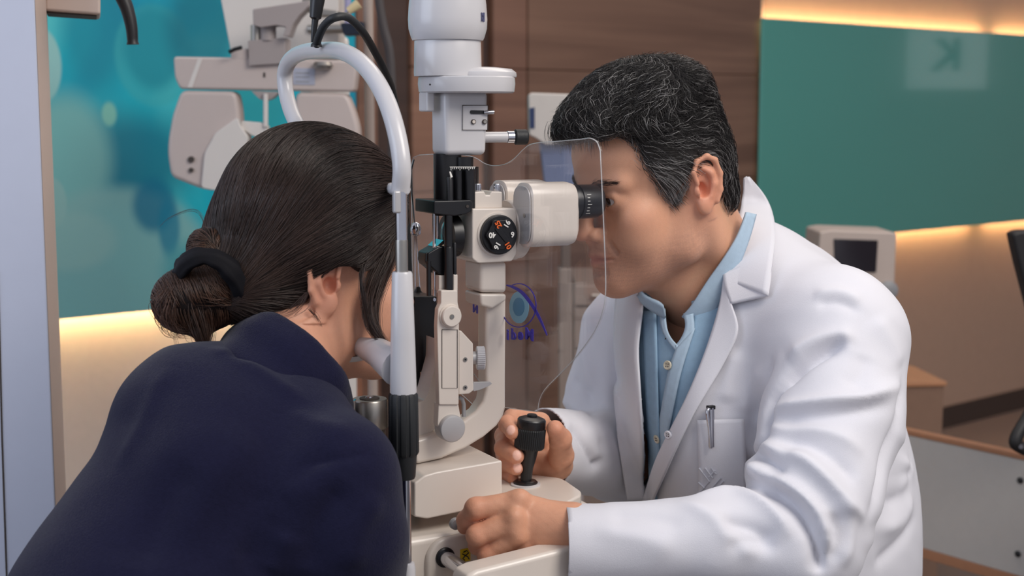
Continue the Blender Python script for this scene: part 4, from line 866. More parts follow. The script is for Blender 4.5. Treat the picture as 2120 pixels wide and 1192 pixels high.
def inpoly(u, v, pts):
    ins = np.zeros(len(u), bool); n = len(pts)
    for a in range(n):
        p, q = pts[a], pts[(a+1) % n]; ins ^= ((p[1] > v) != (q[1] > v)) & (u < (q[0]-p[0])*(v-p[1])/((q[1]-p[1]) or 1e-9)+p[0])
    return ins
cnr = vnormals(cv, cq); u_, v_ = pxs(cv); rays = cv-CAM; front = (cnr*rays).sum(1) < 0.05
open_poly = [(1316, 560), (1326, 640), (1318, 720), (1326, 850), (1338, 1010), (1332, 1100), (1340, 1110), (1352, 1040), (1366, 962), (1396, 890), (1424, 832), (1450, 770), (1484, 700), (1508, 620), (1512, 570), (1530, 500), (1556, 440), (1540, 380), (1480, 420), (1400, 560)]
cut = inpoly(u_, v_, open_poly) & front & (cv[:, 1] < 1.80) & (cv[:, 1] > 1.5)
# cuffs: open the ends of both sleeves
ce = P(1178, 1100, 1.39); cdv = P(1178, 1100, 1.39)-P(1480, 1100, 1.40); cdv /= np.linalg.norm(cdv); cdv2 = cdv+Z*-.06
s1_ = (cv-P(1170, 1100, 1.39))@cdv; cut |= (s1_ > 0) & (u_ < 1240) & (v_ > 1000) & (cv[:, 1] < 1.48)
mv = (s1_ > -.0055) & (s1_ <= 0) & (v_ > 1000) & (cv[:, 1] < 1.48) & (u_ < 1240); cv[mv] -= np.outer(s1_[mv], cdv)
ced = np.array([-.78, -.62, .0]); ced /= np.linalg.norm(ced)
s2_ = (cv-P(1143, 929, 1.617))@ced; nr_ = np.linalg.norm(cv-P(1140, 928, 1.62), axis=1) < .085; cut |= (s2_ > 0) & nr_; mv = (s2_ > -.0055) & (s2_ <= 0) & nr_; cv[mv] -= np.outer(s2_[mv], ced)
def Z2(x, y): return (1100+x/1.886, 560+y/1.886)
FOLDS = [
 ([(1230, 285), (1130, 325), (1040, 385), (955, 470)], .010, -.010), ([(1270, 275), (1180, 262), (1080, 295), (1000, 350)], .016, .008),
 ([(1300, 330), (1290, 400), (1250, 470)], .018, -.003),
 ([(940, 545), (1050, 525), (1180, 508), (1320, 490), (1450, 445)], .011, .009), ([(950, 590), (1080, 575), (1250, 550), (1400, 520)], .014, -.006),
 ([(915, 600), (990, 625), (1090, 620), (1200, 650), (1300, 720)], .013, .006), ([(960, 670), (1080, 680), (1190, 740), (1270, 830)], .014, -.006),
 ([(860, 700), (950, 705), (1060, 735), (1150, 810), (1230, 905), (1300, 970)], .012, .010),
 ([(850, 745), (900, 770), (935, 790)], .008, .008), ([(880, 720), (930, 745), (1000, 800)], .007, -.007),
 ([(820, 800), (900, 795), (1000, 835), (1080, 905), (1135, 1000), (1160, 1110)], .011, .011),
 ([(900, 860), (960, 870), (1040, 930), (1100, 1030), (1125, 1140), (1130, 1190)], .009, -.013),
 ([(1180, 880), (1230, 960), (1240, 1060), (1210, 1160)], .014, .005), ([(1170, 940), (1190, 1040), (1170, 1150)], .012, -.005),
 ([(640, 885), (780, 872), (880, 900), (960, 960), (1020, 1040)], .012, .007), ([(740, 980), (850, 1000), (950, 1060)], .013, -.007),
 ([(560, 905), (700, 960), (800, 1060), (900, 1100)], .014, .005), ([(300, 960), (450, 965), (600, 1000)], .016, -.003), ([(240, 1010), (420, 1040), (560, 1090)], .016, .003), ([(760, 1080), (860, 1060), (960, 1090)], .012, -.005),
 ([(1100, 100), (1200, 90), (1290, 130)], .012, .004), ([(1110, 130), (1200, 125), (1280, 160)], .010, -.004), ([(1340, 180), (1400, 280), (1440, 380)], .02, .004),
 ([(1450, 420), (1400, 700), (1320, 960)], .012, -.008), ([(1440, 640), (1470, 760), (1440, 860)], .015, .006), ([(1480, 740), (1420, 900), (1330, 1000)], .015, -.006), ([(1490, 880), (1400, 1000), (1300, 1060)], .016, .006), ([(1500, 960), (1420, 1080), (1340, 1150)], .014, -.005),
 ([(940, 330), (900, 440), (880, 560), (850, 700)], .012, -.007), ([(800, 300), (770, 420), (760, 520)], .016, .004), ([(900, 380), (850, 480), (830, 560)], .012, .004),
 ([(160, 420), (220, 480), (240, 580)], .012, -.006), ([(120, 500), (180, 540), (230, 640)], .010, .005), ([(150, 600), (210, 680), (250, 760)], .010, -.006), ([(981, 434), (934, 509), (924, 575), (911, 651), (868, 707), (849, 764), (868, 802)], .008, -.014), ([(985, 443), (1037, 377), (1113, 320), (1188, 287), (1230, 279)], .010, -.007), ([(230, 130), (210, 300), (240, 460)], .014, .004), ([(300, 200), (300, 500), (330, 800)], .02, .004), ([(270, 650), (262, 760), (266, 900)], .010, -.008)]
def apply_folds(V, Fq, fld, folds, conv, sub=1):
    N0 = vnormals(V, Fq); allp = [conv(*q) for fo in folds for q in fo[0]]; W3 = fld.trace(allp); k = 0; D_ = np.zeros(len(V))
    for pts, w, h in folds:
        p3 = np.array(spline(W3[k:k+len(pts)], 5)); k += len(pts); d, t = seg_dist(V, p3); D_ += 1.25*h/(1+(d/(w*.8))**2)**1.6*np.clip(np.sin(math.pi*np.clip(t*.94+.03, 0, 1))*1.7, 0, 1)
    return V+N0*D_[:, None]
cv2 = apply_folds(cv, cq, cf, FOLDS, Z2)
cv2 = cv2+cnr*(snoise(cv, 26, 11, 3)*.0012)[:, None]
cv2 = relax(cv2, cq, 1, .4)
faces = cq[~cut[cq].any(1)]
us = np.unique(faces); mp_ = np.full(len(cv2), -1); mp_[us] = np.arange(len(us))
M['coat'] = mat('white_cotton_coat', (217, 216, 222), .75, var=.015, scale=30, bump=.25, bscale=1400, spec=.2, sheen=.15)
coat = mesh('lab_coat', cv2[us], mp_[faces], M['coat'], DOC, smooth=180)
sd = coat.modifiers.new('thickness', 'SOLIDIFY'); sd.thickness = .0018; sd.offset = -1
def patch(name, fld, L1, L2, m, parent, nu=8, nv=40, offs=.003, th=.0016, edge=None, conv=None, wav=0, back=0):
    "cloth strip between two pixel polylines, laid on a surface"
    def res(L, n):
        L = np.array(spline([np.array(q, float) for q in L], 6)); s = np.concatenate([[0], np.cumsum(np.linalg.norm(np.diff(L, axis=0), axis=1))]); t = np.linspace(0, s[-1], n); return np.stack([np.interp(t, s, L[:, i]) for i in (0, 1)], 1)
    if conv: L1 = [conv(*q) for q in L1]; L2 = [conv(*q) for q in L2]
    a, b = res(L1, nv), res(L2, nv); t = np.linspace(0, 1, nu)[:, None, None]; G = a[None]*(1-t)+b[None]*t; W3 = fld.trace(G.reshape(-1, 2))
    g = fld.grad(fld.toloc(W3)); g = g@fld.M[:3, :3].T; g /= np.linalg.norm(g, axis=1, keepdims=True); tt = np.repeat(np.linspace(0, 1, nu), nv)
    o_ = offs if edge is None else offs+edge*np.sin(tt*math.pi*.5)
    W3 = W3+g*np.reshape(o_, (-1, 1)) if not np.isscalar(o_) else W3+g*o_
    W3 = W3.reshape(nu, nv, 3)
    for _ in range(3): Q = W3.copy(); Q[1:-1, 1:-1] = (W3[:-2, 1:-1]+W3[2:, 1:-1]+W3[1:-1, :-2]+W3[1:-1, 2:])/4*.6+W3[1:-1, 1:-1]*.4; Q[0, 1:-1] = W3[0, 1:-1]*.4+(W3[0, :-2]+W3[0, 2:])*.3; Q[-1, 1:-1] = W3[-1, 1:-1]*.4+(W3[-1, :-2]+W3[-1, 2:])*.3; W3 = Q
    V = W3.reshape(-1, 3); F = np.array([[i*nv+j, i*nv+j+1, (i+1)*nv+j+1, (i+1)*nv+j] for i in range(nu-1) for j in range(nv-1)])
    c0 = np.cross(V[F[:, 2]]-V[F[:, 0]], V[F[:, 3]]-V[F[:, 1]]).sum(0)
    if c0@(V.mean(0)-CAM) > 0: F = F[:, ::-1]
    o = mesh(name, V, F, m, parent, smooth=180); s_ = o.modifiers.new('thickness', 'SOLIDIFY'); s_.thickness = th; s_.offset = -1; return o
shv, shq = sf.nets(); sn_ = vnormals(shv, shq); shv = shv+sn_*(snoise(shv, 30, 4)*.0012)[:, None]; u_, v_ = pxs(shv); fr_ = (sn_*(shv-CAM)).sum(1) < .05
scut = inpoly(u_, v_, [(1376, 560), (1376, 640), (1380, 690), (1400, 716), (1420, 690), (1424, 640), (1440, 560)]) & fr_
M['shirt'] = mat('light_blue_chambray', (150, 180, 204), .8, var=.10, scale=160, bump=.4, bscale=2200, spec=.2)
M['shirt_edge'] = mat('light_blue_collar', (176, 198, 216), .8, var=.10, scale=160, bump=.4, bscale=2200, spec=.2)
f2 = shq[~scut[shq].any(1)]; us = np.unique(f2); mp_ = np.full(len(shv), -1); mp_[us] = np.arange(len(us))
shirt = mesh('shirt', shv[us], mp_[f2], M['shirt'], DOC, smooth=180); s_ = shirt.modifiers.new('thickness', 'SOLIDIFY'); s_.thickness = .001
patch('shirt_front_edge', sf, [(1368, 640), (1372, 680), (1386, 708), (1402, 728)], [(1379, 640), (1383, 682), (1394, 704), (1406, 716)], M['shirt_edge'], shirt, 4, 20, .003)
patch('shirt_front_edge', sf, [(1416, 650), (1420, 676), (1412, 700), (1400, 716)], [(1436, 650), (1438, 686), (1424, 712), (1404, 730)], M['shirt_edge'], shirt, 4, 20, .003)
patch('shirt_placket', sf, [(1402, 722), (1388, 760), (1374, 840), (1358, 940), (1340, 1050)], [(1440, 680), (1412, 770), (1398, 840), (1382, 920), (1352, 1050)], M['shirt_edge'], shirt, 5, 30, .0035)
patch('shirt_side', tf, [(1316, 640), (1322, 720), (1326, 850), (1332, 1000), (1336, 1070)], [(1348, 640), (1350, 720), (1352, 850), (1356, 1000), (1360, 1070)], M['shirt'], shirt, 6, 40, -.007)
M['button'] = mat('pale_button', (206, 198, 176), .35, coat=.3)
def button(fld, u, v, r, m, parent, offs=.005):
    w = fld.trace([(u, v)])[0]; g = (fld.grad(fld.toloc([w]))@fld.M[:3, :3].T)[0]; g /= np.linalg.norm(g); w = w+g*offs
    o = MB().lathe(w, [(0, r), (.0012, r), (.0018, r*.85), (.0014, r*.7), (.0013, .0002)], 24, axis=g).build('button', m, parent, smooth=40)
    x = np.cross(g, Z); x /= np.linalg.norm(x); y = np.cross(g, x)
    mb = MB()
    for a in (-1, 1):
        for b in (-1, 1): mb.lathe(w+(x*a+y*b)*r*.26+g*.0014, [(0, r*.13), (.0004, r*.13)], 8, axis=g)
    mb.build('button_holes', M['dark_line'], o)
button(sf, 1387, 756, .0052, M['button'], shirt, .0045); button(sf, 1367, 906, .0052, M['button'], shirt, .0045)
# shirt collar
patch('shirt_collar', shirt_neck, [(1541, 440), (1524, 486), (1498, 530), (1462, 582), (1430, 632), (1412, 652)], [(1560, 446), (1545, 500), (1520, 566), (1492, 625), (1470, 668), (1452, 678)], M['shirt_edge'], shirt, 7, 30, .004, .003)
patch('shirt_collar', shirt_neck, [(1318, 594), (1332, 606), (1350, 616), (1366, 622), (1374, 630)], [(1318, 608), (1330, 622), (1345, 634), (1362, 646), (1380, 655)], M['shirt_edge'], shirt, 5, 16, .004, .003)
# coat collar, lapels and edges
pc_ = dict(m=M['coat'], parent=coat)
patch('lapel', tf, [(1499, 575), (1492, 628), (1470, 700), (1444, 770), (1420, 828), (1394, 882), (1362, 952), (1338, 1034)], [(1506, 590), (1519, 634), (1535, 686), (1500, 752), (1462, 815), (1434, 868), (1400, 945), (1364, 1034)], nu=10, nv=60, offs=.005, th=.003, edge=.005, **pc_)
patch('coat_collar', tf, [(1540, 384), (1532, 440), (1518, 500), (1502, 560), (1500, 585)], [(1548, 386), (1582, 432), (1602, 500), (1603, 560), (1598, 620)], nu=10, nv=30, offs=.008, th=.003, edge=.004, **pc_)
patch('coat_collar', tf, [(1500, 575), (1504, 600), (1518, 634)], [(1600, 540), (1602, 580), (1598, 619)], nu=14, nv=14, offs=.010, th=.003, **pc_)
patch('lapel', tf, [(1338, 596), (1334, 650), (1326, 720), (1330, 800), (1336, 900), (1342, 1034)], [(1290, 600), (1284, 680), (1282, 772), (1292, 880), (1302, 960), (1314, 1034)], nu=8, nv=50, offs=.005, th=.003, edge=.004, **pc_)
# breast pocket, pen, emblem and coat button
pk_ = patch('breast_pocket', tf, [(1446, 868), (1448, 920), (1450, 980), (1450, 1060)], [(1537, 866), (1541, 920), (1544, 980), (1546, 1060)], nu=12, nv=24, offs=.006, th=.002, **pc_)
M['emb'] = mat('grey_embroidery', (198, 199, 208), .6)
mb = MB()
for pts in ([(662, 762), (700, 812), (662, 860)], [(684, 762), (712, 800)], [(706, 762), (724, 786)], [(742, 800), (710, 838), (740, 874)], [(752, 812), (728, 838), (758, 872)], [(720, 772), (700, 796)], [(672, 868), (690, 846)], [(660, 816), (682, 836), (664, 856)]):
    w = tf.trace([Z2(*q) for q in pts]); g = tf.grad(w); mb.tube([a+b*.0066 for a, b in zip(w, g)], .0011, 6)
mb.build('emblem', M['emb'], pk_)
button(tf, 1391, 896, .0048, mat('white_button', (222, 222, 228), .3), coat, .0070)
pw_ = tf.trace([(1466, 850), (1470, 880), (1474, 922), (1472, 842)]); pg_ = tf.grad(pw_)
PEN = thing('pen', 'silver pen with a chrome clip in the breast pocket of the white coat', 'pen', pw_[2])
MB().tube([pw_[3]+pg_[3]*.006, pw_[2]+pg_[2]*.0035], .0040, 18).build('barrel', M['chrome'], PEN, smooth=40)
a_, b_, c_ = pw_[0]+pg_[0]*.0125, pw_[1]+pg_[1]*.0120, pw_[2]+pg_[2]*.0105
MB().tube(spline([pw_[3]+pg_[3]*.007, a_, b_, c_], 5), [.0022]*5+[.0020]*5+[.0016]*6, 10).build('clip', M['chrome'], PEN, smooth=60)
MB().box(pw_[3]+pg_[3]*.007, .0045, .003, .0022).build('cap', M['black'], PEN, bevel=.0008)
# ================================================================ the man's hair
def hair_field(Mx, h=.002):
    return Field((-.165, -.12, -.10), (.16, .12, .185), h, Mx)
gf = hair_field(DH)
gf.ell((-.002, 0, .048), (.090, .081, .088), .01); gf.ell((-.036, 0, .016), (.055, .067, .064), .02); gf.ell((.030, 0, .066), (.075, .068, .062), .02); gf.ell((.070, .018, .078), (.040, .045, .030), .02)
gf.ell((-.052, 0, -.032), (.042, .058, .040), .02); gf.ell((-.012, 0, .010), (.080, .0785, .060), .015)
gf.ell((-.01, .02, .100), (.062, .05, .030), .03)
hl_px = [(1166, 276), (1205, 272), (1250, 270), (1292, 278), (1318, 296), (1336, 340), (1364, 384), (1392, 420), (1402, 398), (1425, 368), (1450, 352), (1478, 352), (1494, 372), (1499, 402), (1494, 430), (1506, 446)]
hlp = hf.toloc(hf.trace(hl_px)); pts = [(q[0], q[2]) for q in hlp]
pts = [(.30, pts[0][1]+.004)]+pts+[(-.085, -.052), (-.3, -.060), (-.3, -.4), (.3, -.4)]
gf.poly(pts, (0, 2), .006, 's')
gv, gq = gf.nets(); gl = gf.toloc(gv); gn = vnormals(gv, gq)
wv = snoise(gl*np.array([1, .6, 1.6]), 62, 21, 2)*.0034*np.clip((gl[:, 2]-.01)/.06, .15, 1)
gv = gv+gn*(wv-.0012)[:, None]
M['hair_d'] = attr_mat('dark_hair_base', 'tone', .7, 0, 0, 300, .15, .3, vscale=300)
hb = mesh('hair', gv, gq, M['hair_d'], DOC, smooth=180)
zb_ = (np.clip((.060-gl[:, 2])/.06, 0, 1)*np.clip((gl[:, 0]+.045)/.05, 0, 1))[:, None]; set_attr(hb, 'tone', linrgb((32, 30, 30))*(1-zb_)+linrgb((84, 79, 76))*zb_)
def flow(p, s_noise):
    x, y, z = p[:, 0], p[:, 1], p[:, 2]; sy = np.sign(y)
    top = np.clip((z-.070)/.03, 0, 1)*np.clip((x+.05)/.05, 0, 1); rear = np.clip((-x-.035)/.03, 0, 1)*(1-top)
    d1 = np.stack([.85+0*x, .42*sy, -.5+0*x], 1); d2 = np.stack([-.85+0*x, .0*x, -.50+0*x], 1); d3 = np.stack([-.25+0*x, 0*x, -1+0*x], 1)
    low = np.clip((.02-z)/.03, 0, 1)[:, None]; d2 = d2*(1-low)+np.stack([-.25+0*x, 0*x, -1+0*x], 1)*low
    d = d1*top[:, None]+d3*rear[:, None]+d2*(1-top-rear)[:, None]; return d
def grow(fld, roots, k, step, flowf, wave, wamp, lift, seed, base_off=.0, wl=.010):
    r = np.random.default_rng(seed); p = fld.proj(roots, base_off); n = len(p); out = [p]; ph = snoise(p, 30, seed+1, 2)*3.5+r.normal(0, .25, n); am = wamp*(.6+.6*r.random(n)); li = lift*(.3+1.0*r.random(n)); st = step*(.7+.6*r.random(n))
    for i in range(1, k):
        g = fld.grad(p); d = flowf(p, None); d = d-g*(d*g).sum(1)[:, None]; d /= np.linalg.norm(d, axis=1, keepdims=True)+1e-9; b = np.cross(g, d)
        a = am*(np.clip((p[:, 2]-.0)/.07, .12, 1) if fld is gf else 1)*np.sin(ph+wave*i); d = d*np.cos(a)[:, None]+b*np.sin(a)[:, None]; p = p+d*st[:, None]
        t = i/(k-1); p = fld.proj(p, base_off+li*math.sin(math.pi*min(t*1.1, 1)*.8+.1)+.0006*np.sin(ph*2+i), 2); out.append(p)
    return np.stack(out, 1)
def pick(V, mask, n, seed): r = np.random.default_rng(seed); c = np.where(mask)[0]; return V[r.choice(c, n)]+r.normal(0, .0009, (n, 3))
roots = pick(gl, (gl[:, 2] > -.058), 13000, 5)
paths = grow(gf, roots, 9, .0036, flow, .62, .85, .0050, 9)
zf = np.clip((.055-roots[:, 2])/.06, 0, 1)*np.clip((roots[:, 0]+.06)/.05, 0, 1); side_ = np.clip(np.abs(roots[:, 1])/.06, 0, 1)
r = np.random.default_rng(3); gp = .18+.62*zf*side_; isg = r.random(len(roots)) < gp
tone = np.where(isg[:, None], linrgb((186, 183, 181))*(.35+.75*r.random(len(roots)))[:, None], linrgb((36, 33, 33))*(.6+.9*r.random(len(roots)))[:, None])
W_ = gf.tow(paths.reshape(-1, 3)).reshape(paths.shape)
M['hair_s'] = attr_mat('hair_strands', 'tone', .42, 0, 0, 400, .45, 0)
sweep_strands('hair_strands', W_, np.where(isg, .00017+.00004*zf*side_, .00024), M['hair_s'], hb, tone)
r2 = pick(gl, (gl[:, 2] > .06), 2600, 95)
def flow3(p, q): return np.stack([-.6+0*p[:, 0], .25*np.sign(p[:, 1]), -.45+0*p[:, 0]], 1)
p3_ = grow(gf, r2, 8, .0036, flow3, .6, .9, .0035, 96); rr = np.random.default_rng(97); sweep_strands('under_strands', gf.tow(p3_.reshape(-1, 3)).reshape(p3_.shape), .00022, M['hair_s'], hb, linrgb((40, 37, 36))*(.6+.8*rr.random(len(r2)))[:, None])
# locks of the fringe and loose ends along the outline
def locks(starts, dirf, n, k, step, spread, seed):
    r = np.random.default_rng(seed); P_ = []
    for s0, d0, curl in starts:
        s0 = np.array(s0); d0 = np.array(d0, float); d0 /= np.linalg.norm(d0); c = np.array(curl, float)
        for _ in range(n):
            p = s0+r.normal(0, spread, 3); d = d0+r.normal(0, .15, 3); path = [p]
            for i in range(1, k): d = d+c*.22+r.normal(0, .03, 3); d /= np.linalg.norm(d); p = p+d*step*(.8+.3*r.random()); path.append(p)
            P_.append(path)
    return np.array(P_)
st_ = []
for y in np.linspace(-.045, .055, 16): st_.append(((.085+.006*math.sin(y*300), y, .088+.004*math.cos(y*200)), (.6, .05, -.45), (-.25, 0, -.75)))
lk = locks(st_, None, 26, 9, .0034, .0042, 12)
tn = np.where((r.random(len(lk)) < .15)[:, None], linrgb((150, 148, 148)), linrgb((34, 31, 31)))
sweep_strands('fringe_strands', gf.tow(lk.reshape(-1, 3)).reshape(lk.shape), .00024, M['hair_s'], hb, tn)
# loose strands
rt = pick(gl, (gl[:, 2] > .05), 420, 77); d_ = gf.grad(rt); r = np.random.default_rng(8); fl = flow(rt, None); fl /= np.linalg.norm(fl, axis=1, keepdims=True); pp = [rt]; dd = d_*.5+fl*.7+r.normal(0, .25, rt.shape)
for i in range(7): dd = dd-d_*.10+r.normal(0, .06, rt.shape); dd /= np.linalg.norm(dd, axis=1, keepdims=True); pp.append(pp[-1]+dd*.0024)
lp_ = np.stack(pp, 1); sweep_strands('loose_strands', gf.tow(lp_.reshape(-1, 3)).reshape(lp_.shape), .00014, M['hair_s'], hb, np.tile(linrgb((70, 66, 64)), (len(rt), 1)))
# stubble-short edges at temple, sideburn and nape
rts = []
for i in range(0, 8):
    for t in np.linspace(0, 1, 60): rts.append(hlp[i]*(1-t)+hlp[i+1]*t)
rts = np.array(rts); rts = rts+np.random.default_rng(4).normal(0, .0030, rts.shape); rts[:, 1] = np.abs(rts[:, 1]); rts = hf.proj(rts, 0)
def flow2(p, q):
    x, z = p[:, 0], p[:, 2]; f_ = np.clip((x-.04)/.02, 0, 1)[:, None]; return np.stack([.5+0*x, .1+0*x, .8+0*x], 1)*f_+np.stack([-.5+0*x, 0*x, -.9+0*x], 1)*(1-f_)
ph_ = grow(hf, rts, 6, .0022, flow2, .4, .3, .0020, 15, .0002)
for sgn in (1, -1):
    q = ph_.copy(); q[:, :, 1] *= sgn; rr = np.random.default_rng(6); tn = np.where((rr.random(len(q)) < .5)[:, None], linrgb((160, 156, 154))*(.5+.6*rr.random(len(q)))[:, None], linrgb((44, 40, 39)))
    sweep_strands('short_hair', hf.tow(q.reshape(-1, 3)).reshape(q.shape), .00020, M['hair_s'], hb, tn)
# eyebrows and lashes
for s in (1, -1):
    rr = np.random.default_rng(31+s); n = 240; t = rr.random(n); x = .0905-.012*t**1.5; y = (.012+.036*t)*s; z = .0150+.005*np.sin(t*2.4)+rr.normal(0, .0024*(1-.5*t)); rt = hf.proj(np.stack([x, y, z+rr.normal(0, .0018*(1-.6*t), n)], 1), 0, 6)
    def fb(p, q): return np.stack([-.25+0*p[:, 0], 1.0*s+0*p[:, 0], .30-0*p[:, 0]], 1)
    bp = grow(hf, rt, 5, .0019, fb, .2, .3, .0012, 16, .0001); sweep_strands('eyebrow', hf.tow(bp.reshape(-1, 3)).reshape(bp.shape), .00013, M['hair_s'], DOC, np.tile(linrgb((78, 64, 58)), (n, 1)))
# ================================================================ the woman
OW = np.array([-.2010, 1.446, 1.121]); WH = frame(OW, A, 5, 0, .95)
wf = head_field(WH, .0018, False, .97)
WHi = np.linalg.inv(WH)
def wloc(p): return WHi[:3, :3]@np.array(p)+WHi[:3, 3]
wn1 = wloc(P(585, 800, 1.355)); 
wf.cone((-.026, 0, -.040), wn1, .050, .056, .022); wf.cone((.025, 0, -.085), (-.05, 0, -.18), .022, .034, .03)
wv_, wq_ = wf.nets(); wl_ = wf.toloc(wv_); wb = np.tile(linrgb((212, 156, 128)), (len(wv_), 1))
for s in (-1, 1):
    g_ = np.exp(-(((wl_-np.array((-.014, .074*s, -.010)))/np.array((.022, .02, .035)))**2).sum(1))[:, None]*.35; wb = wb*(1-g_)+linrgb((206, 122, 104))*g_
g_ = np.exp(-(((wl_-np.array((.098, 0, -.067)))/np.array((.014, .021, .0065)))**2).sum(1))[:, None]*.7; wb = wb*(1-g_)+linrgb((178, 92, 88))*g_
wpt = [(wv_, wq_, wb)]
b2 = Field((-.62, 1.02, .02), (.02, 1.62, 1.10), .010)
NBW, BKW, LOW = P(570, 820, 1.355), P(455, 930, 1.34), P(350, 1290, 1.27)
WHIP = np.array([LOW[0]-.04, LOW[1]-.02, .56])
b2.cone(NBW, BKW, .045, .055, .02); b2.cone(BKW, LOW, .055, .10, .03); b2.cone(LOW, WHIP, .10, .125, .04)
RSH, LSH = P(700, 985, 1.255), P(520, 860, 1.49)
for q, hnd in ((RSH, P(760, 1330, 1.30)), (LSH, LSH+A*.10-Z*.25+N*.05)):
    b2.cone(NBW, q, .045, .04, .03); b2.cone(BKW, q, .05, .035, .02); b2.chain([q, q*.5+hnd*.5-A*.03, hnd], [.042, .036, .03], .02)
for s in (-1, 1):
    hp = WHIP+N*s*.09; kn = hp+A*.26+N*s*.10; ft = np.array([kn[0]-.03, kn[1], .10]); b2.chain([hp, kn, ft], [.085, .058, .045], .03); b2.cone([ft[0], ft[1], .06], [ft[0]+.12*A[0], ft[1]+.12*A[1], .045], .038, .03, .02)
v2, q2 = b2.nets(); wpt.append((v2, q2, np.tile(linrgb((40, 42, 58)), (len(v2), 1))))
Vw, Fw, Cw = join(wpt)
WOM = mesh('person', Vw, Fw, M['skin'], None, smooth=180, loc=[WHIP[0], WHIP[1], .02], label='dark-haired woman in a navy fleece seen from behind, chin on the frame', cat='person')
set_attr(WOM, 'tone', np.clip(Cw, 0, 1))
for s in (1, -1):
    c_ = wf.tow(np.array([.0715, .031*s, -.0012]))[0]; g_ = A
    ey = MB().lathe(c_-g_*.0130, [(.0130*(1-math.cos(t)), max(.0130*math.sin(t), 1e-5)) for t in np.linspace(0, math.pi, 16)], 24, axis=g_).build('eyeball', mat('sclera', (206, 192, 186), .15, var=.02), WOM, smooth=180)
    MB().lathe(c_+g_*.0114, [(0, .006), (.0014, .003), (.0016, .0002)], 20, axis=g_).build('iris', mat('brown_iris', (48, 32, 24), .1, coat=1), ey, smooth=60)
# sweater
swf = Field((-.66, 1.00, .50), (.04, 1.66, 1.12), .0042)
swf.cone(P(550, 842, 1.36), P(440, 898, 1.34), .064, .088, .03); swf.cone(P(426, 912, 1.335), P(345, 1310, 1.27), .0895, .148, .03); swf.cone(P(345, 1310, 1.27), [WHIP[0], WHIP[1], .56], .138, .14, .05)
swf.ell(P(520, 985, 1.31), (.085, .13, .10), .03, R=np.array([A, N, Z]))
swf.cone(P(570, 850, 1.345), RSH, .056, .050, .03); swf.cone(P(540, 845, 1.37), LSH, .056, .050, .03)
swf.chain([RSH, P(722, 1130, 1.25), P(750, 1340, 1.29)], [.0500, .0485, .045], .02); swf.chain([LSH, LSH+A*.03-Z*.13, LSH+A*.10-Z*.25+N*.05], [.050, .048, .042], .02)
swf.cone(P(480, 1040, 1.31), P(640, 1080, 1.26), .08, .062, .04)
# funnel collar: tube around the neck, opened at the top
ca_ = P(612, 752, 1.385); cb_ = P(552, 845, 1.350); cax = (ca_-cb_)/np.linalg.norm(ca_-cb_); cax = cax*.9+A*.25; cax /= np.linalg.norm(cax)
cole = ca_+cax*.03
colf = Field(ca_-.16, ca_+.16, .0030)
colf.cone(cb_-cax*.03, cole, .080, .067, .01); colf.half(ca_+cax*.004, cax+np.array([0, 0, 0]), .010, 's'); colf.half(ca_-cax*.075, -cax, .02, 's')
inn = Field(colf.lo, colf.lo+.01, colf.h); inn.n = colf.n; inn.ax = colf.ax; inn.D = np.full(colf.n, .06, np.float32); inn.cone(cb_, cole+cax*.03, .056, .0605, .001); d_ = -inn.D; k_ = .005; h_ = np.maximum(k_-np.abs(colf.D-d_), 0)/k_; colf.D = np.maximum(colf.D, d_)+h_*h_*k_/4
M['fleece'] = mat('navy_fleece', (28, 28, 50), .95, var=.18, scale=240, bump=.8, bscale=900, spec=.06, sheen=.16)
kv, kq = swf.nets(); kv = relax(kv, kq, 2)
SF_ = [([(640, 985), (560, 1040), (500, 1120), (470, 1190)], .022, .006), ([(700, 930), (620, 980), (560, 1050)], .02, -.005), ([(600, 850), (660, 880), (730, 905)], .016, .003), ([(770, 940), (700, 950), (630, 962)], .006, -.002), ([(470, 740), (540, 735), (620, 770)], .016, -.005), ([(430, 720), (520, 760), (640, 840)], .014, .004),
       ([(720, 1000), (660, 1080), (640, 1180)], .02, -.006), ([(780, 1020), (740, 1100), (730, 1180)], .02, .005), ([(400, 960), (330, 1060), (280, 1180)], .03, -.005), ([(530, 900), (440, 1000), (380, 1140)], .03, .004), ([(350, 760), (300, 860), (240, 970)], .02, .003), ([(560, 1010), (520, 1090), (500, 1180)], .02, -.005), ([(600, 1100), (560, 1190)], .02, .005)]
kv = apply_folds(kv, kq, swf, SF_, lambda u, v: (u, v)); kv = kv+vnormals(kv, kq)*(snoise(kv, 20, 31, 3)*.0014)[:, None]
sw_ = mesh('fleece_sweater', kv, kq, M['fleece'], WOM, smooth=180)
lv, lq = colf.nets(); lv = relax(lv, lq, 3); ln = vnormals(lv, lq); lv = lv+ln*(snoise(lv, 34, 17, 2)*.0022)[:, None]
t_ = (lv-ca_)@cax; lv = lv+ln*(.0035*np.sin(np.clip(-t_/.075, 0, 1)*math.pi*2.2)*.8)[:, None]
mesh('funnel_collar', lv, lq, M['fleece'], sw_, smooth=180)
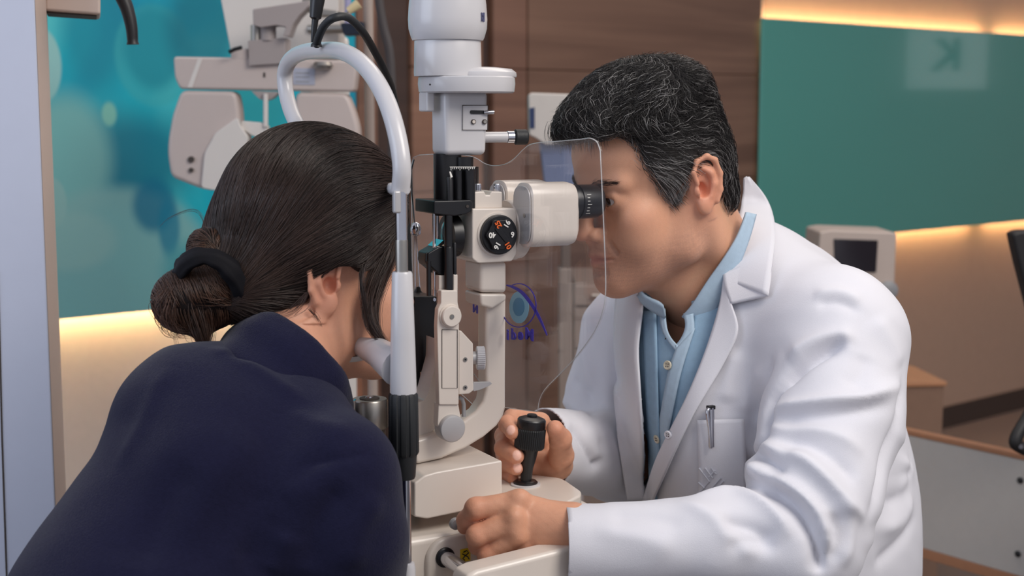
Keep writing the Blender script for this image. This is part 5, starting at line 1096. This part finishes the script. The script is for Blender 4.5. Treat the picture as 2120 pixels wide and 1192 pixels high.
# ---------------------------------------------------------------- hair
whf = Field((-.19, -.13, -.15), (.15, .13, .17), .0024, WH)
whf.ell((-.010, 0, .060), (.100, .084, .095), .01); whf.ell((-.010, .070, .022), (.040, .021, .031), .02); whf.ell((-.010, -.070, .022), (.040, .021, .031), .02); whf.ell((-.052, 0, .010), (.068, .070, .072), .03); whf.ell((.028, 0, .064), (.066, .070, .070), .02); whf.ell((.005, 0, .005), (.080, .0755, .060), .02)
BB = wloc(P(505, 590, 1.385))
whf.cone((-.060, 0, -.01), BB, .055, .022, .05); whf.cone((-.04, -.03, -.045), BB, .036, .02, .04); whf.cone((-.04, .03, -.045), BB, .036, .02, .04)
wpx = [(822, 470), (806, 505), (785, 532), (764, 552), (742, 560), (722, 546), (696, 546), (672, 562), (654, 590), (640, 620), (606, 645), (560, 660)]
whl = wf.toloc(wf.trace(wpx)); wp_ = [(q[0], q[2]) for q in whl]
wp_ = [(.3, wp_[0][1]+.05), (.088, .048), (.083, .030)]+wp_+[(wp_[-1][0]-.02, wp_[-1][1]-.012), (-.4, -.2), (-.2, -.5), (.3, -.4)]
whf.poly(wp_, (0, 2), .006, 's')
xv, xq = whf.nets(); xl = whf.toloc(xv); xn = vnormals(xv, xq); 
M['whair'] = mat('dark_brown_hair_base', (30, 22, 19), .55, var=.3, scale=200, spec=.2)
wh = mesh('hair', xv-xn*.0008, xq, M['whair'], WOM, smooth=180)
def wflow(p, q):
    d = BB-p; n = np.linalg.norm(d, axis=1, keepdims=True); d = d/(n+1e-9); up = np.clip((p[:, 2]-.03)/.07, 0, 1)[:, None]*np.clip((p[:, 0]+.04)/.06, 0, 1)[:, None]
    return d*(1-up*.5)+np.array([-1., 0, .1])*up*.5
def wgrow(roots, k, step, seed, lift):
    r = np.random.default_rng(seed); p = whf.proj(roots, 0); out = [p]; li = lift*r.random(len(p)); am = r.normal(0, .05, len(p)); st = step*(.8+.4*r.random(len(p)))
    for i in range(1, k):
        g = whf.grad(p); d = wflow(p, 0); d = d-g*(d*g).sum(1)[:, None]; d /= np.linalg.norm(d, axis=1, keepdims=True)+1e-9; d = d+np.cross(g, d)*am[:, None]
        dist = np.linalg.norm(BB-p, axis=1)[:, None]; p = p+d*np.minimum(st[:, None], dist*.6); p = whf.proj(p, li, 2); out.append(p)
    return np.stack(out, 1)
ro = pick(xl, (xl[:, 0] > -.15), 7500, 41); wp2 = wgrow(ro, 12, .0075, 42, .0016)
r = np.random.default_rng(43); cl_ = snoise(ro, 60, 44, 2)
wt = linrgb((60, 45, 39))*(.45+.75*r.random(len(ro))+.25*cl_)[:, None].clip(.2, 2)
M['whair_s'] = attr_mat('brown_hair_strands', 'tone', .38, 0, 0, 400, .5, 0)
sweep_strands('hair_strands', whf.tow(wp2.reshape(-1, 3)).reshape(wp2.shape), .00026, M['whair_s'], wh, wt)
# fly-aways at the crown and loose hairs
rt = pick(xl, (xl[:, 2] > .085), 420, 45); g_ = whf.grad(rt); f_ = wflow(rt, 0); f_ /= np.linalg.norm(f_, axis=1, keepdims=True); dd = g_*.4+f_+r.normal(0, .2, rt.shape); pp = [rt]
for i in range(8): dd = dd-g_*.12; dd /= np.linalg.norm(dd, axis=1, keepdims=True); pp.append(pp[-1]+dd*.0028)
fl_ = np.stack(pp, 1); sweep_strands('loose_strands', whf.tow(fl_.reshape(-1, 3)).reshape(fl_.shape), .00013, M['whair_s'], wh, np.tile(linrgb((66, 50, 42)), (len(rt), 1)))
def px_lock(name, pts, n, spread, rad, col, parent=None, seed=1, k=14, taper=.3, fan=0):
    "a hanging lock along points given as (u, v, depth)"
    r = np.random.default_rng(seed); C3 = np.array(spline([P(*q) for q in pts], 6)); s_ = np.linspace(0, len(C3)-1, k); C3 = np.stack([np.interp(s_, np.arange(len(C3)), C3[:, i]) for i in range(3)], 1)
    off_ = r.normal(0, 1, (n, 3)); prof = np.interp(np.linspace(0, 1, k), [0, .25, .7, 1], [.5, 1, .8, taper+fan]); ph = r.random((n, 3))*6.28
    W_ = C3[None]+off_[:, None, :]*spread*prof[None, :, None]+np.sin(np.linspace(0, 4, k)[None, :, None]+ph[:, None, :])*spread*.35*prof[None, :, None]
    return sweep_strands(name, W_, rad, M['whair_s'], parent or wh, np.tile(linrgb(col), (n, 1))*(.5+.9*r.random(n))[:, None])
px_lock('face_lock', [(806, 470, 1.43), (800, 520, 1.425), (775, 575, 1.41), (762, 625, 1.40), (768, 670, 1.39), (790, 705, 1.38), (818, 730, 1.37)], 260, .0030, .00026, (60, 42, 35), seed=2, taper=.5)
px_lock('face_lock', [(822, 430, 1.44), (822, 500, 1.435), (806, 550, 1.425), (786, 600, 1.415), (776, 640, 1.405), (782, 690, 1.395), (806, 722, 1.385)], 200, .0024, .00026, (66, 46, 38), seed=3, taper=.6)
px_lock('ear_lock', [(770, 520, 1.40), (752, 548, 1.385), (748, 580, 1.375), (752, 620, 1.37), (766, 680, 1.37), (782, 706, 1.372)], 50, .0016, .00024, (54, 38, 32), seed=4, taper=.4)
for i, (pts, n) in enumerate((([(636, 606, 1.358), (618, 632, 1.356), (590, 650, 1.358), (540, 662, 1.36)], 28), ([(640, 640, 1.36), (660, 662, 1.365), (668, 690, 1.375)], 14), ([(430, 500, 1.36), (418, 450, 1.36), (395, 435, 1.36), (350, 452, 1.36), (330, 470, 1.36)], 5), ([(360, 690, 1.36), (366, 730, 1.35), (360, 790, 1.34)], 4))):
    px_lock('wisp', pts, n, .0035 if n > 20 else .0012, .00016, (64, 46, 40), seed=50+i)
# bun
bc = P(408, 605, 1.375); rb = lambda u, v, Y=1.375: P(u, v, Y)
bnf = Field(bc-.085, bc+.095, .0022)
bnf.ell(rb(390, 622), (.034, .034, .031), .01); bnf.ell(rb(428, 600, 1.368), (.032, .030, .024), .012); bnf.ell(rb(430, 503, 1.378), (.014, .014, .013), .012); bnf.cone(rb(425, 520), rb(470, 570, 1.385), .014, .024, .015); bnf.ell(rb(445, 625, 1.372), (.018, .020, .022), .012)
bnf.cone(rb(415, 640, 1.365), rb(418, 700, 1.36), .017, .004, .012); bnf.cone(rb(470, 590, 1.38), rb(520, 590, 1.39), .028, .026, .02)
nv_, nq_ = bnf.nets(); nn_ = vnormals(nv_, nq_); bun = mesh('hair_bun', nv_+nn_*(snoise(nv_, 90, 61, 2)*.0012-.0008)[:, None], nq_, M['whair'], wh, smooth=180)
def bgrow(roots, k, step, seed):
    r = np.random.default_rng(seed); p = bnf.proj(roots, 0); out = [p]; ax_ = np.array([-.80, -.25, -.30]); ax_ /= np.linalg.norm(ax_); mix = np.clip(.6+.5*snoise(p, 40, seed, 1), 0, 1)[:, None]
    for i in range(1, k):
        g = bnf.grad(p); low = (p[:, 2] < P(400, 628, 1.37)[2])[:, None]; d = np.cross(ax_, p-bc); d = d/(np.linalg.norm(d, axis=1, keepdims=True)+1e-9)*mix+np.array([-.25, 0, -.9])*(1-mix); d = np.where(low, np.array([.18, -.02, -1.]), d)
        d = d-g*(d*g).sum(1)[:, None]; d /= np.linalg.norm(d, axis=1, keepdims=True)+1e-9; p = bnf.proj(p+d*step, .0008+.0016*r.random(len(p)), 2); out.append(p)
    return np.stack(out, 1)
ro = pick(nv_, nv_[:, 0] < P(500, 600, 1.38)[0], 4200, 62); bp_ = bgrow(ro, 10, .0042, 63); r = np.random.default_rng(64)
sweep_strands('bun_strands', bp_, .00026, M['whair_s'], bun, linrgb((88, 62, 48))*(.35+.95*r.random(len(ro)))[:, None])
px_lock('bun_tail', [(400, 610, 1.355), (408, 650, 1.352), (420, 690, 1.352), (428, 716, 1.352)], 240, .0060, .00026, (70, 50, 40), bun, seed=70, taper=.3)
px_lock('bun_tail', [(360, 600, 1.35), (350, 640, 1.35), (360, 670, 1.352), (385, 680, 1.355)], 260, .0075, .00026, (84, 58, 46), bun, seed=71, taper=.7)
# scrunchie
rg = [(376, 556, 1.350), (392, 540, 1.338), (415, 531, 1.334), (440, 534, 1.335), (466, 548, 1.338), (488, 574, 1.343), (503, 606, 1.352), (508, 636, 1.368), (512, 640, 1.395), (505, 600, 1.415), (470, 560, 1.425), (425, 540, 1.42), (385, 545, 1.395), (372, 556, 1.368)]
C_ = [P(*q) for q in rg]; C_ = np.array(spline(C_+[C_[0]], 9))[:-1]; seg, ring = len(C_), 18; V = []; F = []; cen = C_.mean(0)
for i in range(seg):
    t_ = C_[(i+1) % seg]-C_[i-1]; t_ /= np.linalg.norm(t_); e1 = C_[i]-cen; e1 = e1-t_*(e1@t_); e1 /= np.linalg.norm(e1); e2 = np.cross(t_, e1); a = i
    pu = 1+.05*math.sin(.5*a)+.08*math.sin(.17*a+1)
    for j in range(ring): b = 2*math.pi*j/ring; rr = .0078*pu*(1+.13*math.sin(5*b+.10*a)+.07*math.sin(9*b-.06*a)); V.append(C_[i]+(e1*math.cos(b)*.75+e2*math.sin(b)*1.2)*rr)
for i in range(seg):
    for j in range(ring): F.append((i*ring+j, ((i+1) % seg)*ring+j, ((i+1) % seg)*ring+(j+1) % ring, i*ring+(j+1) % ring))
mesh('hair_tie', np.array(V), F, mat('black_satin', (15, 14, 19), .75, spec=.2), wh, smooth=180)
# ================================================================ phoropter and its stand, behind the woman
M['pho'] = mat('phoropter_enamel', (204, 190, 184), .4, var=.02, coat=.2); M['pho_w'] = mat('phoropter_white', (226, 220, 214), .4, var=.02); M['pho_g'] = mat('phoropter_grey', (168, 158, 156), .45, var=.02)
def BPl(Y): return Plane((0, Y, 0), (0, 1, 0))
def face(pts, Y, depth, rnd=0, dirv=(0, 1, 0)):
    pl = BPl(Y)
    if rnd: pts = round_poly(pts, rnd)
    return MB().prism([pl(*q) for q in pts], np.array(dirv, float)*depth)
PH = thing('phoropter', 'pale wide phoropter with two rounded lens housings behind the woman', 'eye test device', P(550, 400, 2.5))
face([(358, 117), (545, 120), (736, 126), (738, 150), (733, 190), (372, 184), (361, 160)], 2.5, .055, 8).build('top_bar', M['pho'], PH, bevel=.005)
face([(388, 181), (398, 181), (419, 121), (410, 121)], 2.499, .002).build('glint_strip', M['pho_w'], PH)  # pale strip painted in for a slanted reflection on the bar
lb = face([(374, 187), (488, 189), (495, 226), (497, 261), (515, 284), (505, 330), (448, 396), (416, 391), (353, 366), (346, 320), (347, 290), (356, 238)], 2.50, .05, 14).build('lens_housing', M['pho'], PH, bevel=.008, bseg=4)
face([(416, 389), (423, 317), (446, 275), (492, 242), (497, 261), (514, 284), (503, 330), (449, 395)], 2.492, .02, 8).build('lens_cover', M['pho_w'], lb, bevel=.003)
for v, r_ in ((330, .0055), (352, .0042)): MB().lathe(P(396, v, 2.499), [(0, r_), (.003, r_)], 18, axis=(0, -1, 0)).build('screw', M['dark_line'], lb)  # dark discs painted for the shade inside two holes, not screws
rb_ = face([(612, 191), (719, 193), (733, 229), (743, 266), (744, 320), (736, 366), (672, 392), (640, 396), (600, 330), (594, 284), (606, 262)], 2.50, .05, 14).build('lens_housing', M['pho'], PH, bevel=.008, bseg=4)
face([(640, 394), (600, 330), (595, 284), (608, 262), (640, 270), (672, 310), (674, 390)], 2.492, .02, 8).build('lens_cover', M['pho_w'], rb_, bevel=.003)
face([(520, 188), (578, 190), (563, 204), (549, 209), (536, 204)], 2.505, .03, 3).build('centre_bracket', M['pho_g'], PH, bevel=.002)
MB().tube([P(550, 194, 2.5), P(550, 262, 2.5)], .0042, 14).build('nose_rod', M['pho_w'], PH, smooth=60)
face([(498, 250), (543, 254), (556, 262), (546, 290), (520, 280), (500, 266)], 2.502, .02, 4).build('nose_rest', M['pho_w'], PH, bevel=.003)
face([(513, 84), (591, 78), (591, 131), (515, 136)], 2.49, .06, 2).build('mount_block', M['pho_g'], PH, bevel=.004)
face([(478, 106), (512, 100), (514, 124), (478, 122)], 2.50, .04, 2).build('side_block', M['pho'], PH, bevel=.003)
MB().tube([P(474, 108, 2.48), P(486, 102, 2.48), P(501, 98, 2.48)], .0035, 10).build('latch', M['black'], PH, smooth=60)
arm = face([(523, 19), (640, 1), (640, 12), (618, 34), (606, 52), (598, 76), (586, 74), (592, 56), (572, 52), (540, 57), (524, 52)], 2.47, .05, 3).build('swing_arm', M['pho_g'], PH, bevel=.004)
MB().tube([P(530, 52, 2.5), P(530, 84, 2.5)], .009, 14).build('pivot', M['steel'], PH, smooth=40); MB().tube([P(555, 52, 2.5), P(555, 84, 2.5)], .014, 14).build('pivot', M['pho_g'], PH, smooth=40)
MB().lathe(P(668, 128, 2.49), [(0, .014), (.006, .018), (.012, .016), (.014, .006)], 24, axis=(0, 0, -1)).build('adjusting_knob', M['steel'], PH, smooth=40)
face([(607, 140), (652, 142), (652, 176), (607, 175)], 2.4988, .001).build('label_plate', mat('pale_blue_label', (176, 180, 196), .5), PH)
for v in (150, 158, 168): face([(612, v), (640, v+.4), (640, v+2.4), (612, v+2)], 2.4984, .0004).build('label_print', M['grey'], PH)
face([(545, 150), (549, 150), (549, 160), (545, 160)], 2.4988, .001).build('slot', M['dark_line'], PH)
face([(618, -20), (640, -20), (660, 16), (700, 22), (700, 34), (650, 34), (632, 20)], 2.5, .04).build('arm_link', M['steel'], PH, bevel=.003)
# column of the refraction unit
UN = thing('refraction_unit', 'tall white refraction stand column behind the phoropter', 'stand', [P(590, 400, 2.66)[0], 2.66, 0])
zt_ = P(590, -80, 2.62)[2]
a_, b_ = BPl(2.62)(457, 0), BPl(2.62)(700, 0)
face([(440, -90), (698, -90), (702, 60), (700, 112), (640, 124), (600, 124), (520, 118), (479, 114)], 2.62, .10, 4).build('upper_body', M['pho_w'], UN, bevel=.008)
pc2 = P(765, 230, 2.58); MB().tube([[pc2[0], 2.58, 0.0], [pc2[0], 2.58, P(765, -90, 2.58)[2]]], .0088, 20).build('pole', mat('pale_pole', (178, 162, 152), .4), UN, smooth=60)
MB().tube([P(640, 60, 2.62), P(765, 60, 2.58)], .008, 16).build('cross_tube', M['steel'], UN, smooth=60)
MB().tube([P(720, -60, 2.5), P(720, 48, 2.5)], .0055, 14).build('short_tube', mat('lilac_tube', (170, 166, 200), .4), UN, smooth=60)
MB().tube([P(713, 34, 2.3), P(722, 22, 2.3)], .0022, 10).build('plug_tip', M['chrome'], UN); MB().tube([P(721, 23, 2.3), P(743, 8, 2.3)], [.006, .0085], 14).build('cream_plug', mat('cream_plastic', (226, 208, 164), .4), UN, smooth=40)
face([(704, 48), (752, 44), (756, 70), (712, 74)], 2.56, .04, 5).build('dark_blue_box', mat('dark_blue_plastic', (30, 42, 62), .4), UN, bevel=.004)
MB().tube(spline([P(780, -60, 2.5), P(786, 10, 2.5), P(795, 60, 2.5), P(806, 105, 2.5), P(811, 180, 2.5), P(812, 320, 2.5), P(810, 700, 2.5)], 6), .0078, 14).build('hose', mat('grey_hose', (72, 66, 66), .6), UN, smooth=60)
MB().box([pc2[0]-.08, 2.66, .05], .25, .22, .05).build('floor_plate', M['pho_w'], UN, bevel=.01)
q_ = BPl(2.72)(668, 100); MB().box([q_[0], 2.74, .65], .045, .04, .60).build('column', M['pho_w'], UN, bevel=.01)
MB().box([q_[0], 2.74, 1.3], .04, .035, .12).build('column_head', M['pho_w'], UN, bevel=.01)
# ================================================================ instrument on a stand seen past the shield
KE = thing('keratometer', 'white instrument with a small blue screen on a stand behind the clear shield', 'eye test device', P(1150, 880, 3.0))
face([(1094, 196), (1100, 192), (1215, 196), (1218, 292), (1130, 300), (1108, 285), (1096, 280)], 3.0, .16, 4).build('body', mat('instrument_white', (214, 208, 202), .5), KE, bevel=.008)
face([(1096, 224), (1107, 222), (1107, 266), (1097, 266)], 2.998, .003).build('screen', mat('blue_screen', (52, 66, 104), .3), KE)
face([(1118, 296), (1216, 296), (1216, 400), (1130, 400)], 3.03, .12, 4).build('reflection_block', mat('reflection_blue_grey', (128, 140, 174), .5), KE, bevel=.006)  # added block, its blue-grey stands for reflections in the shield
face([(1163, 400), (1181, 400), (1181, 560), (1163, 560)], 3.05, .05).build('post', mat('post_grey_brown', (120, 104, 94), .5), KE, bevel=.003)
face([(1158, 556), (1184, 556), (1184, 900), (1158, 900)], 3.04, .07).build('post_sleeve', mat('post_beige', (150, 134, 124), .5), KE, bevel=.003)
kz = P(1150, 900, 3.04)[2]
MB().box([P(1170, 900, 3.08)[0], 3.08, kz/2], .03, .03, kz/2).build('post_base', M['pho_g'], KE)
MB().box([P(1170, 900, 3.08)[0], 3.03, .02], .15, .15, .02).build('foot', M['pho_g'], KE, bevel=.005)
CB = thing('side_cabinet', 'grey-brown drawer cabinet behind the shield and the doctor', 'cabinet', [P(1300, 880, 3.25)[0], 3.25, 0])
cbm = mat('cabinet_taupe', (138, 120, 110), .55)
x0_, x1_ = P(1190, 700, 3.25)[0], P(1330, 700, 3.25)[0]; ztc = P(1200, 588, 3.25)[2]
MB().prism([[x0_, 3.25, 0], [x1_, 3.25, 0], [x1_, 3.25, ztc], [x0_, 3.25, ztc]], (0, .35, 0)).build('body', cbm, CB, bevel=.004)
for v0, v1 in ((592, 632), (637, 720), (725, 830)):
    dr = face([(1190, v0), (1328, v0), (1327, v1), (1190, v1)], 3.238, .012).build('drawer', mat('cabinet_front', (152, 134, 124), .5), CB, bevel=.002)
    MB().tube([P(1226, (v0+v1)/2, 3.225), P(1262, (v0+v1)/2, 3.225)], .004, 10).build('handle', M['steel'], dr)
# ================================================================ right background
RF = thing('autorefractor', 'pale autorefractor with a dark square screen behind the doctor\'s shoulder', 'eye test device', P(1775, 760, 3.3))
rm = mat('refractor_body', (196, 180, 170), .5)
face([(1698, 480), (1720, 476), (1852, 481), (1857, 486), (1853, 575), (1850, 640), (1700, 640), (1695, 520)], 3.3, .16, 5).build('head', rm, RF, bevel=.008)
face([(1726, 494), (1818, 497), (1814, 564), (1728, 562)], 3.297, .004, 2).build('screen', mat('dark_screen', (44, 40, 46), .15, coat=.5), RF, bevel=.001)
face([(1730, 636), (1846, 636), (1842, 700), (1850, 760), (1724, 760)], 3.33, .14, 4).build('neck', rm, RF, bevel=.006)
MB().lathe(P(1838, 600, 3.3), [(0, .022), (.01, .022), (.014, .014)], 24, axis=(0, -1, 0)).build('dial', M['grey'], RF, smooth=40)
MB().lathe(P(1850, 690, 3.29), [(0, .010), (.03, .008)], 16, axis=(0, -1, 0)).build('joystick', M['black'], RF, smooth=40)
tz_ = P(1775, 762, 3.33)[2]; tx_ = P(1735, 762, 3.4)[0]
RT_ = thing('side_table', 'small beige side table under the autorefractor behind the doctor', 'table', [tx_, 3.42, 0])
MB().box([tx_, 3.42, tz_-.0155], .10, .11, .015).build('table_top', rm, RT_, bevel=.004); MB().box([tx_, 3.45, (tz_-.03)/2+.01], .03, .03, (tz_-.03)/2-.01).build('column', M['grey'], RT_); MB().box([tx_, 3.45, .015], .10, .11, .015).build('foot', M['grey'], RT_, bevel=.004)
# wooden box
WB = thing('wooden_box', 'light wooden box with a lit top beside the doctor\'s back', 'box', [P(1925, 900, 3.75)[0], 3.85, 0])
z1_ = P(1925, 800, 3.72)[2]; xa, xb = P(1800, 800, 3.72)[0], P(1948, 800, 3.72)[0]
MB().box([(xa+xb)/2, 3.84, z1_/2], (xb-xa)/2, .12, z1_/2, ax=(np.array([1, .1, 0])/1.005, np.array([-.1, 1, 0])/1.005, Z)).build('carcass', mat('taupe_wood', (150, 118, 98), .6, var=.08), WB, bevel=.003)
MB().box([(xa+xb)/2, 3.84, z1_+.006], (xb-xa)/2+.006, .126, .006, ax=(np.array([1, .1, 0])/1.005, np.array([-.1, 1, 0])/1.005, Z)).build('top_board', mat('lit_wood_top', (198, 142, 104), .5, var=.08), WB, bevel=.002)  # orange top colour carries the light falling on the box
# low white board with timber edges
LB = thing('low_bench', 'low bench with a long white side board edged in wood at right', 'bench', [P(2000, 1000, 2.9)[0], 2.9, 0])
pa, pb = P(1893, 904, 3.0), P(2120, 956, 2.79); dl_ = (pb-pa); dl_[2] = 0; dl_ /= np.linalg.norm(dl_); ztp = pa[2]; zbt = P(1916, 1127, 3.0)[2]
s0, s1 = pa-dl_*.12, pa+dl_*.95; nn_b = np.array([-dl_[1], dl_[0], 0]); nn_b *= np.sign(nn_b[1])
def bar(z0, z1, m, nm, k0=0, th=.022):
    a, b = vert(s0, z0)+nn_b*k0, vert(s1, z0)+nn_b*k0; return MB().prism([a, b, vert(b, z1), vert(a, z1)], nn_b*th).build(nm, m, LB, bevel=.0015)
bar(zbt, ztp, mat('white_laminate', (196, 190, 184), .45), 'side_board'); wdm = mat('birch_edge', (176, 124, 92), .5, var=.1)
bar(ztp+.0005, ztp+.012, wdm, 'edge_strip', -.001, .024); bar(zbt-.022, zbt-.0005, wdm, 'edge_strip', -.001, .024)
for k in (.03, 1.0):
    for d in (.0,): q = s0+dl_*k+nn_b*(d+.026); MB().box([q[0], q[1], (ztp-.02)/2], .018, .018, (ztp-.02)/2).build('leg', M['grey'], LB)
LBP = Plane(pa, nn_b)
for u, v in ((2113, 994), (2108, 1146)): MB().lathe(LBP(u, v)+nn_b*.0, [(0, .0065), (.003, .0065), (.005, .003)], 16, axis=-nn_b).build('screw', M['black'], LB, smooth=40)
# office chair at the frame edge
OC = thing('office_chair', 'black office chair cut off by the right edge of the photo', 'chair', [P(2230, 900, 2.55)[0], 2.55, 0])
bk = mat('black_chair', (26, 24, 25), .55)
face([(2096, 484), (2112, 478), (2440, 470), (2450, 700), (2430, 830), (2180, 830), (2135, 640), (2110, 545)], 2.55, .04, 8).build('backrest', bk, OC, bevel=.008)
MB().tube(spline([P(2230, 660, 2.50), P(2190, 740, 2.46), P(2135, 850, 2.42), P(2104, 905, 2.40), P(2110, 924, 2.40), P(2160, 935, 2.40), P(2330, 935, 2.40)], 5), .011, 14).build('armrest', bk, OC, smooth=60)
MB().lathe(P(2113, 924, 2.385), [(0, .004), (.002, .004)], 12, axis=(0, -1, 0)).build('screw', M['chrome'], OC)
cx_ = P(2420, 900, 2.45)[0]; zs = P(2250, 940, 2.45)[2]
MB().box([cx_+.05, 2.36, zs-.03], .20, .20, .03, ax=(np.array([1., 0, 0]), np.array([0, 1., 0]), Z)).build('seat', bk, OC, bevel=.02)
MB().tube([[cx_, 2.4, zs-.05], [cx_, 2.4, .08]], .025, 16).build('gas_column', M['steel'], OC, smooth=60)
for k in range(5):
    a = 2*math.pi*k/5+.3; MB().tube([[cx_, 2.4, .09], [cx_+.26*math.cos(a), 2.4+.26*math.sin(a), .055]], [.02, .012], 10).build('leg', bk, OC, smooth=60); MB().lathe([cx_+.26*math.cos(a)-.012, 2.4+.26*math.sin(a), .027], [(0, .026), (.024, .026)], 18, axis=(1, 0, 0)).build('castor', bk, OC, smooth=40)
MB().tube([[cx_+.03, 2.58, zs], [cx_+.03, 2.60, zs+.25]], .018, 12).build('back_bar', bk, OC, smooth=60)
# sign whose reflection shows in the green glass
vq = P(1962, 118, 7.2); dd_ = (vq-PAN.p)@PAN.n; rq = vq-2*dd_*PAN.n; sgn_n = np.array([0., -1, 0]); sgn_n = sgn_n-2*(sgn_n@PAN.n)*PAN.n; rx = np.cross(Z, sgn_n)
SG = MB().box(rq-sgn_n*.01, .20, .155, .008, ax=(rx, Z, sgn_n)).build('wall_sign', emis('glow_sign_face', (236, 238, 240), .55), label='white sign with a dark letter K facing the green glass, out of view', cat='sign')  # glow added to the face so its reflection shows in the glass
mb = MB(); text_at(mb, 'K', rq-sgn_n*.0015+Z*.01, rx, Z, .22, 0, .001, .008); mb.build('letter', M['black'], SG)
MB().tube([rq+Z*.15-sgn_n*.01, vert(rq-sgn_n*.01, 2.9)], .006, 8).build('hanger', M['steel'], SG)
# stools
def stool(p, label):
    S = thing('stool', label, 'stool', [p[0], p[1], 0]); MB().lathe([p[0], p[1], .40], [(0, .15), (.01, .165), (.04, .165), (.05, .15)], 40).build('seat', bk, S, smooth=40); MB().lathe([p[0], p[1], .05], [(0, .03), (.35, .03)], 20).build('column', M['steel'], S, smooth=40)
    for k in range(5): a = 2*math.pi*k/5; MB().tube([[p[0], p[1], .06], [p[0]+.22*math.cos(a), p[1]+.22*math.sin(a), .04]], [.02, .014], 10).build('leg', M['steel'], S, smooth=60)
stool(HIP, 'round black stool under the man in the white coat'); stool(WHIP, 'round black stool under the woman in the navy fleece')
